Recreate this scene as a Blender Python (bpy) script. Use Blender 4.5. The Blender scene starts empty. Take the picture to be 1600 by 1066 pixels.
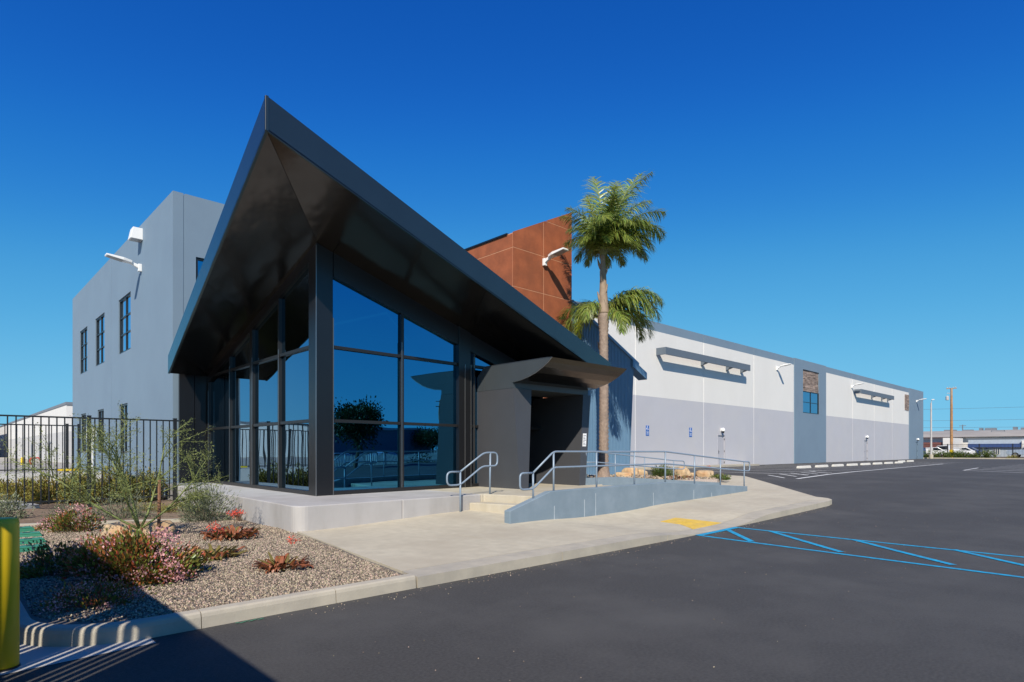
import bpy, bmesh, math, random
import numpy as np
from mathutils import Vector, Matrix, Euler, noise as mnoise
from mathutils.geometry import delaunay_2d_cdt

R = math.radians
random.seed(7)
rng = np.random.default_rng(11)
S = bpy.context.scene
COL = S.collection

# ------------------------------------------------------------------ camera
cam_d = bpy.data.cameras.new('camera')
cam = bpy.data.objects.new('camera', cam_d)
COL.objects.link(cam)
cam.location = (0, 0, 1.6)
cam.rotation_euler = (R(90), 0, -math.atan2(.6909, .7230))
cam_d.sensor_width = 36
cam_d.lens = 947 / 1600 * 36
cam_d.shift_y = (704 - 533) / 1600
cam_d.clip_start = .05
cam_d.clip_end = 3000
S.camera = cam

# ------------------------------------------------------------------ light
SUN = Vector((1, .85, -1.07)).normalized()
elev = math.asin(-SUN.z)
w = bpy.data.worlds.new('World')
S.world = w
w.use_nodes = True
nt = w.node_tree
nt.nodes.clear()
sky = nt.nodes.new('ShaderNodeTexSky')
sky.sky_type = 'NISHITA'
sky.sun_disc = False
sky.sun_elevation = elev
sky.sun_rotation = math.atan2(-SUN.x, -SUN.y)
sky.altitude = 0
sky.air_density = .7
sky.dust_density = 0
sky.ozone_density = 6.0
sc0 = nt.nodes.new('ShaderNodeVectorMath')
sc0.operation = 'SCALE'
sc0.inputs['Scale'].default_value = .1
crv = nt.nodes.new('ShaderNodeRGBCurve')     # a polarising filter's deep blue, by sky brightness only
for ci, pts in enumerate((((.05, .0065), (.074, .018), (.133, .078), (.26, .16), (.46, .19), (1, .30)),
                          ((.10, .098), (.155, .195), (.265, .371), (.48, .51), (.75, .56), (1, .60)),
                          ((.235, .468), (.33, .604), (.54, .723), (.83, .80), (1, .83)))):
    c = crv.mapping.curves[ci]
    c.points[1].location = pts[-1]
    for p in pts[:-1]:
        c.points.new(*p)
    for p in c.points:
        p.handle_type = 'AUTO_CLAMPED'
crv.mapping.update()
sc1 = nt.nodes.new('ShaderNodeVectorMath')
sc1.operation = 'SCALE'
sc1.inputs['Scale'].default_value = 10
bg = nt.nodes.new('ShaderNodeBackground')
bg.inputs['Strength'].default_value = .076
wo = nt.nodes.new('ShaderNodeOutputWorld')
nt.links.new(sky.outputs[0], sc0.inputs[0])
nt.links.new(sc0.outputs[0], crv.inputs['Color'])
nt.links.new(crv.outputs[0], sc1.inputs[0])
nt.links.new(sc1.outputs[0], bg.inputs[0])
nt.links.new(bg.outputs[0], wo.inputs[0])
sd = bpy.data.lights.new('sun', 'SUN')
sd.energy = 4.4
sd.angle = R(.53)
sd.color = (1, .925, .80)
so = bpy.data.objects.new('sun', sd)
COL.objects.link(so)
so.rotation_euler = SUN.to_track_quat('-Z', 'Y').to_euler()
so.location = (-20, -20, 30)
S.view_settings.view_transform = 'Standard'
S.view_settings.look = 'None'
S.view_settings.exposure = .4
S.view_settings.gamma = 1
S.view_settings.use_curve_mapping = False
S.cycles.use_denoising = True
S.cycles.max_bounces = 8
S.cycles.transparent_max_bounces = 12

# ------------------------------------------------------------------ materials
MATS = {}


def mat(name, col, rough=.7, metal=0., var=.12, scale=3., bump=0., bscale=60., spec=.5,
        stain=None, sscale=.6, coat=0., detail=5, island=0., island_hue=0., trans=0., streak=0.):
    """procedural: base colour x two noise octaves, optional stain colour, per-island variation, bump"""
    m = bpy.data.materials.new(name)
    m.use_nodes = True
    n = m.node_tree
    b = n.nodes['Principled BSDF']
    b.inputs['Roughness'].default_value = rough
    b.inputs['Metallic'].default_value = metal
    b.inputs['Specular IOR Level'].default_value = spec
    if coat:
        b.inputs['Coat Weight'].default_value = coat
        b.inputs['Coat Roughness'].default_value = .08
    geo = n.nodes.new('ShaderNodeNewGeometry')
    nz = n.nodes.new('ShaderNodeTexNoise')
    nz.inputs['Scale'].default_value = scale
    nz.inputs['Detail'].default_value = detail
    nz.inputs['Roughness'].default_value = .6
    n.links.new(geo.outputs['Position'], nz.inputs['Vector'])
    mr = n.nodes.new('ShaderNodeMapRange')
    mr.inputs['From Min'].default_value = .25
    mr.inputs['From Max'].default_value = .75
    mr.inputs['To Min'].default_value = 1 - var
    mr.inputs['To Max'].default_value = 1 + var
    n.links.new(nz.outputs['Fac'], mr.inputs['Value'])
    mul = n.nodes.new('ShaderNodeMix')
    mul.data_type = 'RGBA'
    mul.blend_type = 'MULTIPLY'
    mul.inputs[0].default_value = 1
    mul.inputs[6].default_value = (*col, 1)
    n.links.new(mr.outputs[0], mul.inputs[7])
    out = mul.outputs[2]
    if stain:
        n2 = n.nodes.new('ShaderNodeTexNoise')
        n2.inputs['Scale'].default_value = sscale
        n2.inputs['Detail'].default_value = 8
        n2.inputs['Roughness'].default_value = .65
        mp = n.nodes.new('ShaderNodeMapping')
        mp.inputs['Scale'].default_value = (1, 1, .25 if streak else 1)
        n.links.new(geo.outputs['Position'], mp.inputs['Vector'])
        n.links.new(mp.outputs[0], n2.inputs['Vector'])
        r2 = n.nodes.new('ShaderNodeMapRange')
        r2.inputs['From Min'].default_value = .45
        r2.inputs['From Max'].default_value = .72
        n.links.new(n2.outputs['Fac'], r2.inputs['Value'])
        mx = n.nodes.new('ShaderNodeMix')
        mx.data_type = 'RGBA'
        n.links.new(r2.outputs[0], mx.inputs[0])
        n.links.new(out, mx.inputs[6])
        mx.inputs[7].default_value = (*stain, 1)
        out = mx.outputs[2]
    if island or island_hue:
        h = n.nodes.new('ShaderNodeHueSaturation')
        a = n.nodes.new('ShaderNodeMapRange')
        a.inputs['To Min'].default_value = 1 - island
        a.inputs['To Max'].default_value = 1 + island
        n.links.new(geo.outputs['Random Per Island'], a.inputs['Value'])
        n.links.new(a.outputs[0], h.inputs['Value'])
        ml = n.nodes.new('ShaderNodeMath')
        ml.operation = 'MULTIPLY'
        ml.inputs[1].default_value = 7.31
        n.links.new(geo.outputs['Random Per Island'], ml.inputs[0])
        fr = n.nodes.new('ShaderNodeMath')
        fr.operation = 'FRACT'
        n.links.new(ml.outputs[0], fr.inputs[0])
        c = n.nodes.new('ShaderNodeMapRange')
        c.inputs['To Min'].default_value = .5 - island_hue
        c.inputs['To Max'].default_value = .5 + island_hue
        n.links.new(fr.outputs[0], c.inputs['Value'])
        n.links.new(c.outputs[0], h.inputs['Hue'])
        n.links.new(out, h.inputs['Color'])
        out = h.outputs[0]
    n.links.new(out, b.inputs['Base Color'])
    if bump:
        n3 = n.nodes.new('ShaderNodeTexNoise')
        n3.inputs['Scale'].default_value = bscale
        n3.inputs['Detail'].default_value = 4
        n.links.new(geo.outputs['Position'], n3.inputs['Vector'])
        bp = n.nodes.new('ShaderNodeBump')
        bp.inputs['Strength'].default_value = 1
        bp.inputs['Distance'].default_value = bump
        n.links.new(n3.outputs['Fac'], bp.inputs['Height'])
        n.links.new(bp.outputs[0], b.inputs['Normal'])
    if trans:
        tr = n.nodes.new('ShaderNodeBsdfTranslucent')
        n.links.new(out, tr.inputs[0])
        ms = n.nodes.new('ShaderNodeMixShader')
        ms.inputs[0].default_value = trans
        n.links.new(b.outputs[0], ms.inputs[1])
        n.links.new(tr.outputs[0], ms.inputs[2])
        n.links.new(ms.outputs[0], n.nodes['Material Output'].inputs[0])
    MATS[name] = m
    return m


def glass_mat(name, gloss, trans, base):
    m = bpy.data.materials.new(name)
    m.use_nodes = True
    n = m.node_tree
    n.nodes.clear()
    o = n.nodes.new('ShaderNodeOutputMaterial')
    g = n.nodes.new('ShaderNodeBsdfGlossy')
    g.inputs['Color'].default_value = (*gloss, 1)
    g.inputs['Roughness'].default_value = 0.0
    t = n.nodes.new('ShaderNodeBsdfTransparent')
    t.inputs['Color'].default_value = (*trans, 1)
    lw = n.nodes.new('ShaderNodeLayerWeight')
    lw.inputs['Blend'].default_value = .5
    lm = n.nodes.new('ShaderNodeMapRange')
    lm.inputs['From Min'].default_value = .22
    lm.inputs['From Max'].default_value = .85
    n.links.new(lw.outputs['Facing'], lm.inputs['Value'])
    cm = n.nodes.new('ShaderNodeMix')
    cm.data_type = 'RGBA'
    cm.inputs[6].default_value = (*gloss, 1)
    cm.inputs[7].default_value = (.62, .80, .95, 1)
    n.links.new(lm.outputs[0], cm.inputs[0])
    n.links.new(cm.outputs[2], g.inputs['Color'])
    fr = n.nodes.new('ShaderNodeFresnel')
    fr.inputs['IOR'].default_value = 1.5
    mr = n.nodes.new('ShaderNodeMapRange')
    mr.inputs['To Min'].default_value = base
    mr.inputs['To Max'].default_value = 1
    n.links.new(fr.outputs[0], mr.inputs['Value'])
    mx = n.nodes.new('ShaderNodeMixShader')
    n.links.new(mr.outputs[0], mx.inputs[0])
    n.links.new(t.outputs[0], mx.inputs[1])
    n.links.new(g.outputs[0], mx.inputs[2])
    geo = n.nodes.new('ShaderNodeNewGeometry')
    nz = n.nodes.new('ShaderNodeTexNoise')
    nz.inputs['Scale'].default_value = .9
    nz.inputs['Detail'].default_value = 1
    n.links.new(geo.outputs['Position'], nz.inputs['Vector'])
    bp = n.nodes.new('ShaderNodeBump')
    bp.inputs['Strength'].default_value = 1
    bp.inputs['Distance'].default_value = .0035
    n.links.new(nz.outputs['Fac'], bp.inputs['Height'])
    n.links.new(bp.outputs[0], g.inputs['Normal'])
    n.links.new(mx.outputs[0], o.inputs[0])
    MATS[name] = m
    return m


mat('asphalt', (.053, .050, .0465), .82, var=.42, scale=38, bump=.006, bscale=160, stain=(.082, .078, .072), sscale=.45, detail=9)
mat('earth', (.36, .33, .28), .9, var=.2, scale=.3)
mat('concrete', (.485, .432, .328), .8, var=.12, scale=5, bump=.002, bscale=90, stain=(.415, .36, .27), sscale=.7, detail=10)
mat('kerb_concrete', (.43, .385, .305), .85, var=.12, scale=3, bump=.002, bscale=80, stain=(.33, .30, .25), sscale=1.6)
mat('drive_concrete', (.47, .45, .41), .85, var=.1, scale=2, bump=.002, bscale=90)
mat('plinth_concrete', (.42, .40, .385), .75, var=.07, scale=1.5, bump=.001, bscale=70, stain=(.33, .31, .29), sscale=1.1, streak=1)
mat('stair_concrete', (.46, .41, .32), .8, var=.08, scale=2, bump=.001, stain=(.38, .33, .24), sscale=2.2, streak=1)
mat('grey_paint', (.165, .232, .30), .75, var=.03, scale=.8, bump=.0008, bscale=40, stain=(.152, .213, .28), sscale=.35)
mat('white_paint', (.71, .685, .645), .7, var=.02, scale=.6, stain=(.675, .65, .61), sscale=.3, streak=1)
mat('lavender_paint', (.46, .455, .485), .7, var=.03, scale=.8, stain=(.478, .468, .478), sscale=.5, bump=.003, bscale=.9)
mat('ramp_paint', (.175, .23, .275), .7, var=.05, scale=2, bump=.001, stain=(.225, .28, .33), sscale=1.5)
mat('shade_metal', (.11, .137, .17), .6, var=.04)
mat('door_paint', (.40, .395, .425), .5, var=.03)
mat('door_grey', (.15, .21, .27), .5, var=.03)
mat('white_joint', (.72, .72, .71), .7, var=.04)
mat('streak_white', (.36, .41, .45), .8, var=.2)
mat('dark_panel', (.010, .010, .0115), .3, metal=.1, var=.1, scale=1.2, spec=.6, bump=.004, bscale=1.1)
mat('soffit', (.072, .065, .058), .17, metal=.9, var=.15, scale=1.2, spec=.6, bump=.05, bscale=.42)
mat('fascia', (.062, .088, .092), .24, metal=.75, var=.06, scale=1.2, spec=.5)
mat('portal_panel', (.056, .057, .063), .45, metal=.0, var=.06, scale=1.5, bump=.002, bscale=1.5)
mat('canopy_metal', (.05, .044, .034), .22, metal=.95, var=.08, scale=1.5, bump=.004, bscale=1.0)
mat('canopy_side', (.070, .080, .087), .42, metal=.3, var=.06, scale=1.5)
mat('frame_metal', (.034, .033, .033), .35, metal=.5, var=.05)
mat('frame_edge', (.22, .22, .22), .3, metal=.8, var=.05)
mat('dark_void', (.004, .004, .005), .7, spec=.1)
mat('interior', (.035, .035, .037), .8, spec=.2)
mat('teal_board', (.02, .35, .33), .6)
mat('corten', (.30, .083, .03), .8, var=.28, scale=2.2, detail=10, stain=(.22, .064, .025), sscale=.9, bump=.002, bscale=40)
mat('corten_joint', (.55, .27, .15), .8)
mat('corrugated', (.13, .235, .35), .45, metal=.2, var=.05)
mat('rail_paint', (.23, .29, .36), .4, metal=.1, var=.06)
mat('lamp_white', (.78, .78, .77), .4, var=.03)
mat('lamp_lens', (.35, .34, .32), .3)
mat('fence_black', (.012, .013, .015), .45)
mat('yellow_paint', (.72, .50, .012), .45, var=.06, scale=4)
mat('tactile_yellow', (.66, .43, .055), .75, var=.25, scale=9, stain=(.55, .38, .12), sscale=3)
mat('blue_paint', (.008, .30, .52), .75, var=.4, scale=14, stain=(.035, .2, .36), sscale=5)
mat('stop_paint', (.62, .59, .53), .8, var=.12, scale=4)
mat('road_white', (.66, .66, .64), .8, var=.25, scale=6)
mat('sign_blue', (.02, .12, .42), .4)
mat('sign_white', (.8, .8, .8), .5)
mat('sign_ink', (.12, .12, .13), .6)
mat('valve_green', (.04, .22, .13), .5, var=.15, scale=6)
mat('gravel', (.285, .225, .165), .85, var=.35, scale=60, island=.75, island_hue=.035)
mat('gravel_bed', (.15, .125, .10), .9, var=.3, scale=25)
mat('planter_gravel', (.50, .40, .33), .9, var=.3, scale=25)
mat('mulch', (.17, .115, .075), .95, var=.5, scale=14, bump=.02, bscale=30, stain=(.25, .18, .12), sscale=3)
mat('boulder', (.50, .36, .21), .85, var=.22, scale=5, bump=.02, bscale=9, stain=(.42, .22, .10), sscale=2.2)
mat('rhaph_leaf', (.15, .165, .03), .35, var=.2, island=.5, island_hue=.05, trans=.25)
mat('rhaph_red', (.36, .115, .04), .4, var=.2, island=.4, island_hue=.03, trans=.25)
mat('rhaph_pink', (.70, .36, .35), .6, var=.15, island=.35, island_hue=.02, trans=.3)
mat('twig', (.13, .09, .06), .85, var=.3, scale=20)
mat('palo_bark', (.17, .20, .06), .7, var=.25, scale=15)
mat('palo_leaf', (.22, .25, .08), .6, var=.2, island=.4, island_hue=.02, trans=.35)
mat('aloe_leaf', (.23, .075, .03), .45, var=.2, scale=12, island=.4)
mat('aloe_green', (.16, .14, .03), .45, var=.2, scale=12, island=.4, island_hue=.03)
mat('aloe_flower', (.55, .06, .03), .5, island=.3)
mat('sage_leaf', (.20, .22, .13), .6, var=.2, island=.4, island_hue=.02, trans=.3)
mat('hedge_leaf', (.27, .23, .05), .5, var=.2, island=.5, island_hue=.04, trans=.3)
mat('yellow_leaf', (.27, .24, .06), .6, island=.3, trans=.3)
mat('hedge_green', (.09, .13, .025), .5, var=.2, island=.5, island_hue=.04, trans=.3)
mat('tree_leaf', (.03, .06, .015), .5, island=.5, island_hue=.03, trans=.2)
mat('stake_wood', (.22, .11, .06), .8, var=.3, scale=20)
mat('palm_bark', (.28, .21, .165), .9, var=.3, scale=9, bump=.02, bscale=18, stain=(.21, .16, .13), sscale=2.5)
mat('palm_shaft', (.29, .21, .145), .7, var=.2, scale=5)
mat('palm_leaf', (.225, .285, .055), .36, var=.15, island=.5, island_hue=.03, trans=.36, spec=.7)
mat('palm_young', (.26, .30, .03), .4, var=.15, island=.35, island_hue=.02, trans=.4)
mat('palm_rib', (.24, .25, .10), .5)
mat('stone', (.25, .19, .16), .9, var=.3, scale=3, island=.35, bump=.01, bscale=12)
mat('pole_wood', (.36, .19, .08), .9, var=.3, scale=3, stain=(.40, .31, .23), sscale=.6)
mat('pole_grey', (.45, .43, .42), .6)
mat('wire', (.10, .11, .13), .6)
mat('roof_grey', (.35, .315, .275), .85, var=.12, scale=.4, stain=(.27, .245, .22), sscale=.12)
mat('far_white', (.66, .64, .61), .8, var=.04)
mat('far_grey', (.50, .49, .48), .8, var=.04)
mat('far_blue', (.03, .07, .21), .7)
mat('far_bluegrey', (.37, .42, .47), .8)
mat('far_window', (.08, .10, .12), .2)
mat('maroon', (.16, .06, .05), .7)
mat('shade_wall', (.16, .18, .21), .8, var=.05)
mat('car_white', (.75, .75, .75), .25, coat=.6)
mat('car_silver', (.45, .50, .55), .25, metal=.4, coat=.6)
mat('car_dark', (.03, .035, .05), .25, coat=.6)
mat('car_blue', (.03, .05, .13), .25, coat=.6)
mat('car_glass', (.015, .02, .025), .05, spec=.8)
mat('tyre', (.015, .015, .015), .8)
mat('rim', (.45, .45, .46), .3, metal=.8)
mat('red_paint', (.42, .04, .03), .5)
glass_mat('glass_front', (.12, .58, 1.0), (.008, .075, .09), .40)
glass_mat('glass_window', (.14, .62, .95), (.02, .06, .08), .48)
M = MATS

# ------------------------------------------------------------------ builders


class MB:
    """collects geometry for ONE mesh; several material slots allowed"""

    def __init__(s):
        s.v, s.f, s.m, s.mats = [], [], [], []

    def mi(s, m):
        if m is None:
            return 0
        if m not in s.mats:
            s.mats.append(m)
        return s.mats.index(m)

    def add(s, verts, faces, m=None):
        o = len(s.v)
        s.v += [tuple(p) for p in verts]
        s.f += [tuple(i + o for i in f) for f in faces]
        s.m += [s.mi(m)] * len(faces)
        return s

    def hexa(s, b, t, m=None):
        """4 bottom points (ccw seen from above), 4 top points"""
        return s.add(list(b) + list(t), [(3, 2, 1, 0), (4, 5, 6, 7), (0, 1, 5, 4), (1, 2, 6, 5), (2, 3, 7, 6), (3, 0, 4, 7)], m)

    def box(s, x0, x1, y0, y1, z0, z1, m=None):
        return s.hexa([(x0, y0, z0), (x1, y0, z0), (x1, y1, z0), (x0, y1, z0)],
                      [(x0, y0, z1), (x1, y0, z1), (x1, y1, z1), (x0, y1, z1)], m)

    def prism(s, poly, z0, z1, m=None):
        """poly ccw; z0/z1 number or function (x,y)"""
        n = len(poly)
        fz0 = z0 if callable(z0) else (lambda x, y: z0)
        fz1 = z1 if callable(z1) else (lambda x, y: z1)
        vs = [(x, y, fz0(x, y)) for x, y in poly] + [(x, y, fz1(x, y)) for x, y in poly]
        fs = [tuple(range(n - 1, -1, -1)), tuple(range(n, 2 * n))]
        fs += [(i, (i + 1) % n, n + (i + 1) % n, n + i) for i in range(n)]
        return s.add(vs, fs, m)

    def tube(s, path, r, n=8, m=None, cap=True):
        pts = [Vector(p) for p in path]
        rs = r if isinstance(r, (list, tuple)) else [r] * len(pts)
        vs, fs = [], []
        prev = None
        for i, p in enumerate(pts):
            if i == 0:
                d = pts[1] - p
            elif i == len(pts) - 1:
                d = p - pts[i - 1]
            else:
                d = (pts[i + 1] - p).normalized() + (p - pts[i - 1]).normalized()
            d.normalize()
            if prev is None:
                a = Vector((0, 0, 1)) if abs(d.z) < .9 else Vector((1, 0, 0))
                u = d.cross(a).normalized()
            else:
                u = (prev - d * prev.dot(d)).normalized()
            prev = u
            wv = d.cross(u)
            for k in range(n):
                t = 2 * math.pi * k / n
                vs.append(p + (u * math.cos(t) + wv * math.sin(t)) * rs[i])
        for i in range(len(pts) - 1):
            for k in range(n):
                a = i * n + k
                b2 = i * n + (k + 1) % n
                fs.append((a, b2, b2 + n, a + n))
        if cap:
            fs.append(tuple(range(n - 1, -1, -1)))
            fs.append(tuple(range((len(pts) - 1) * n, len(pts) * n)))
        return s.add(vs, fs, m)

    def lathe(s, c, prof, n=20, m=None):
        """prof list of (r,z) from bottom to top"""
        vs, fs = [], []
        for r_, z in prof:
            for k in range(n):
                t = 2 * math.pi * k / n
                vs.append((c[0] + r_ * math.cos(t), c[1] + r_ * math.sin(t), c[2] + z))
        for i in range(len(prof) - 1):
            for k in range(n):
                a = i * n + k
                b2 = i * n + (k + 1) % n
                fs.append((a, b2, b2 + n, a + n))
        fs.append(tuple(range(n - 1, -1, -1)))
        fs.append(tuple(range((len(prof) - 1) * n, len(prof) * n)))
        return s.add(vs, fs, m)

    def build(s, name, material=None, parent=None, kind=None, smooth=False, bevel=0., seg=2, origin=None, angle=40):
        me = bpy.data.meshes.new(name)
        vs = s.v
        if origin is not None:
            vs = [(a - origin[0], b - origin[1], c - origin[2]) for a, b, c in vs]
        me.from_pydata(vs, [], s.f)
        mats = s.mats if s.mats else [material]
        for m_ in mats:
            me.materials.append(M[m_] if isinstance(m_, str) else m_)
        if len(mats) > 1:
            me.polygons.foreach_set('material_index', s.m)
        if smooth:
            me.shade_smooth()
        me.update()
        o = bpy.data.objects.new(name, me)
        COL.objects.link(o)
        if origin is not None:
            o.location = origin
        if parent is not None:
            attach(o, parent)
        if kind:
            o['kind'] = kind
        if bevel:
            b = o.modifiers.new('bevel', 'BEVEL')
            b.width = bevel
            b.segments = seg
            b.limit_method = 'ANGLE'
            b.angle_limit = R(angle)
            b.harden_normals = False
        return o


WM = {}


def attach(o, p):
    o.parent = p
    o.matrix_parent_inverse = wmat(p).inverted()


def wmat(o):
    if o.name in WM:
        return WM[o.name]
    m = Matrix.LocRotScale(o.location, o.rotation_euler, o.scale)
    if o.parent is not None:
        m = wmat(o.parent) @ o.matrix_parent_inverse @ m
    return m


def tag(o, label, cat, group=None):
    o['label'] = label
    o['category'] = cat
    if group:
        o['group'] = group
    return o


def thing(name, loc, label, cat, group=None, rz=0):
    o = bpy.data.objects.new(name, None)
    COL.objects.link(o)
    o.location = loc
    o.rotation_euler = (0, 0, rz)
    o.empty_display_size = .2
    return tag(o, label, cat, group)


def dup(root, loc, label=None, rz=None, scale=None):
    def cp(o, par):
        c = o.copy()
        COL.objects.link(c)
        if par is not None:
            c.parent = par
        for ch in o.children:
            cp(ch, c)
        return c
    r = cp(root, None)
    r.location = loc
    if rz is not None:
        r.rotation_euler = (0, 0, rz)
    if scale is not None:
        r.scale = (scale, scale, scale)
    if label:
        r['label'] = label
    return r


def ss(a, b, x):
    t = min(1., max(0., (x - a) / (b - a)))
    return t * t * (3 - 2 * t)


def zg(x, y):
    """height of the asphalt: flat round the camera, rising gently to the long wall"""
    return .48 * ss(8, 36, x + .5 * (y - 6))


def zw(x, y):
    """height of the pavement"""
    d = math.exp(-((x - 11.3) / 1.75) ** 4) * (1 - ss(7.6, 9.6, y))
    bump = .10 * ss(5, 8.5, x) * ss(8.2, 10.6, y) * (1 - ss(9.5, 11, x))
    return zg(x, y) + .13 + bump - d * .117


def sheet(name, poly, zf, step, material, skirt=0., kind='structure', parent=None, smooth=True):
    """polygon draped on zf, densely triangulated, with a vertical skirt round it"""
    bnd = []
    n = len(poly)
    for i in range(n):
        a, b = Vector(poly[i]), Vector(poly[(i + 1) % n])
        k = max(1, int((b - a).length / step))
        for j in range(k):
            bnd.append(a.lerp(b, j / k))
    nb = len(bnd)
    xs = [p[0] for p in poly]
    ys = [p[1] for p in poly]
    pts = list(bnd)

    def inside(x, y):
        c = False
        j = n - 1
        for i in range(n):
            xi, yi = poly[i]
            xj, yj = poly[j]
            if (yi > y) != (yj > y) and x < (xj - xi) * (y - yi) / (yj - yi) + xi:
                c = not c
            j = i
        return c
    x = min(xs) + step * .5
    while x < max(xs):
        y = min(ys) + step * .5
        while y < max(ys):
            if inside(x, y):
                pts.append(Vector((x, y)))
            y += step
        x += step
    vs, es, fs, *_ = delaunay_2d_cdt(pts, [], [list(range(nb))], 1, 1e-5)
    mb = MB()
    mb.add([(v.x, v.y, zf(v.x, v.y)) for v in vs], [tuple(f) for f in fs])
    if skirt:
        sv = [(p.x, p.y, zf(p.x, p.y)) for p in bnd] + [(p.x, p.y, zf(p.x, p.y) - skirt) for p in bnd]
        mb.add(sv, [(i, nb + i, nb + (i + 1) % nb, (i + 1) % nb) for i in range(nb)])
    o = mb.build(name, material, parent, kind)
    return o


def gridsheet(name, xs, ys, zf, material, kind='structure'):
    mb = MB()
    vs = [(x, y, zf(x, y)) for y in ys for x in xs]
    nx = len(xs)
    fs = [(j * nx + i, j * nx + i + 1, (j + 1) * nx + i + 1, (j + 1) * nx + i) for j in range(len(ys) - 1) for i in range(nx - 1)]
    mb.add(vs, fs)
    return mb.build(name, material, kind=kind, smooth=True)


def loft_strip(path, prof, closed=False):
    """sweep a 2-D profile (offset to the left of travel, height) along a horizontal path; returns MB verts/faces"""
    n = len(path)
    vs = []
    for i, p in enumerate(path):
        p = Vector(p)
        a = Vector(path[i - 1]) if i > 0 else p
        b = Vector(path[i + 1]) if i < n - 1 else p
        t = (b - a)
        t = Vector((t.x, t.y, 0)).normalized()
        l = Vector((-t.y, t.x, 0))
        for o, h in prof:
            vs.append(p + l * o + Vector((0, 0, h)))
    k = len(prof)
    fs = []
    for i in range(n - 1):
        for j in range(k - 1):
            a = i * k + j
            fs.append((a, a + k, a + k + 1, a + 1))
    fs.append(tuple(range(k)))
    fs.append(tuple(reversed(range((n - 1) * k, n * k))))
    return vs, fs


# ------------------------------------------------------------------ ground
def spread(lo, hi, fine_lo, fine_hi, step, grow=1.5):
    v = list(np.arange(fine_lo, fine_hi + 1e-6, step))
    d = step
    x = v[-1]
    while x < hi:
        d *= grow
        x = min(hi, x + d)
        v.append(x)
    d = step
    x = v[0]
    while x > lo:
        d *= grow
        x = max(lo, x - d)
        v.insert(0, x)
    return v


gridsheet('ground', spread(-1500, 1500, -10, 60, 2), spread(-1500, 1500, -10, 40, 2), lambda x, y: zg(x, y) - .05, 'earth')
gridsheet('asphalt_yard', list(np.arange(-70, 99.6, 1.0)) + [99.6], list(np.arange(-90, 20.8, 1.0)) + [20.86], zg, 'asphalt')
sheet('driveway_concrete', [(-9, 5.62), (.36, 5.62), (1.34, 5.68), (1.34, 7), (.6, 7.2), (.6, 40), (-9, 40)], lambda x, y: zg(x, y) + .004, 1.0, 'drive_concrete', kind='structure')

# pavement: a kerb band along the asphalt and slabs behind it
walk = bpy.data.objects.new('pavement', None)
COL.objects.link(walk)
walk['kind'] = 'structure'
EY = 5.85
bandx = [4.07, 6.6, 9.4, 12.9, 15.6, 17.3]
for i in range(5):
    a, b = bandx[i] + .007, bandx[i + 1] - .007
    sheet('kerb_band', [(a, EY), (b, EY), (b, EY + .42), (a + (.06 if i == 0 else 0), EY + .42)], zw, .22, 'kerb_concrete', .32, parent=walk, kind=None)
tip = [(17.308, EY), (17.75, 5.93), (18.05, 6.15), (18.2, 6.5), (24.9, 11.75), (25.1, 12.6), (20.6, 10.75), (17.308, 8.6)]
g = .434
sheet('slab', [(4.14, EY + g), (6.6, EY + g), (6.6, 10.7), (4.79, 10.7)], zw, .25, 'concrete', .3, parent=walk, kind=None)
sheet('slab', [(6.608, EY + g), (9.39, EY + g), (9.39, 10.9), (6.608, 10.7)], zw, .25, 'concrete', .3, parent=walk, kind=None)
sheet('slab', [(9.398, EY + g), (17.30, EY + g), (17.30, 8.8), (9.398, 8.8)], zw, .25, 'concrete', .3, parent=walk, kind=None)
sheet('slab', tip, zw, .3, 'concrete', .4, parent=walk, kind=None)
sheet('slab', [(17.308, 8.62), (20.6, 10.77), (20.6, 10.9), (17.308, 10.9)], zw, .3, 'concrete', .3, parent=walk, kind=None)

# kerb round the planting bed
kerb = bpy.data.objects.new('kerb', None)
COL.objects.link(kerb)
kerb['kind'] = 'structure'
kprof = [(0, -.15), (-.02, .10), (-.03, .13), (-.05, .145), (-.14, .15), (-.165, .14), (-.17, -.1)]


def kerb_piece(path):
    mb = MB()
    vs, fs = loft_strip([(p[0], p[1], 0) for p in path], kprof)
    mb.add(vs, fs)
    mb.build('kerb_section', 'kerb_concrete', kerb, smooth=False)


def lin(a, b, n):
    return [(a[0] + (b[0] - a[0]) * i / n, a[1] + (b[1] - a[1]) * i / n) for i in range(n + 1)]


arc = [(1.35 + .9 * math.cos(t), 6.75 + .9 * math.sin(t)) for t in np.linspace(-math.pi / 2, -math.pi, 14)]
kerb_piece(lin((4.06, EY), (3.06, EY), 3)[::1])
kerb_piece(lin((3.052, EY), (1.75, EY), 4))
kerb_piece(lin((1.742, EY), (1.40, EY), 2) + arc + [(.45, 7.2)])
kerb_piece(lin((.45, 7.208), (.45, 10.3), 4))
kerb_piece(lin((.45, 10.308), (.45, 13.4), 4))
kerb_piece(lin((.45, 13.408), (.45, 16.5), 4))

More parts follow.
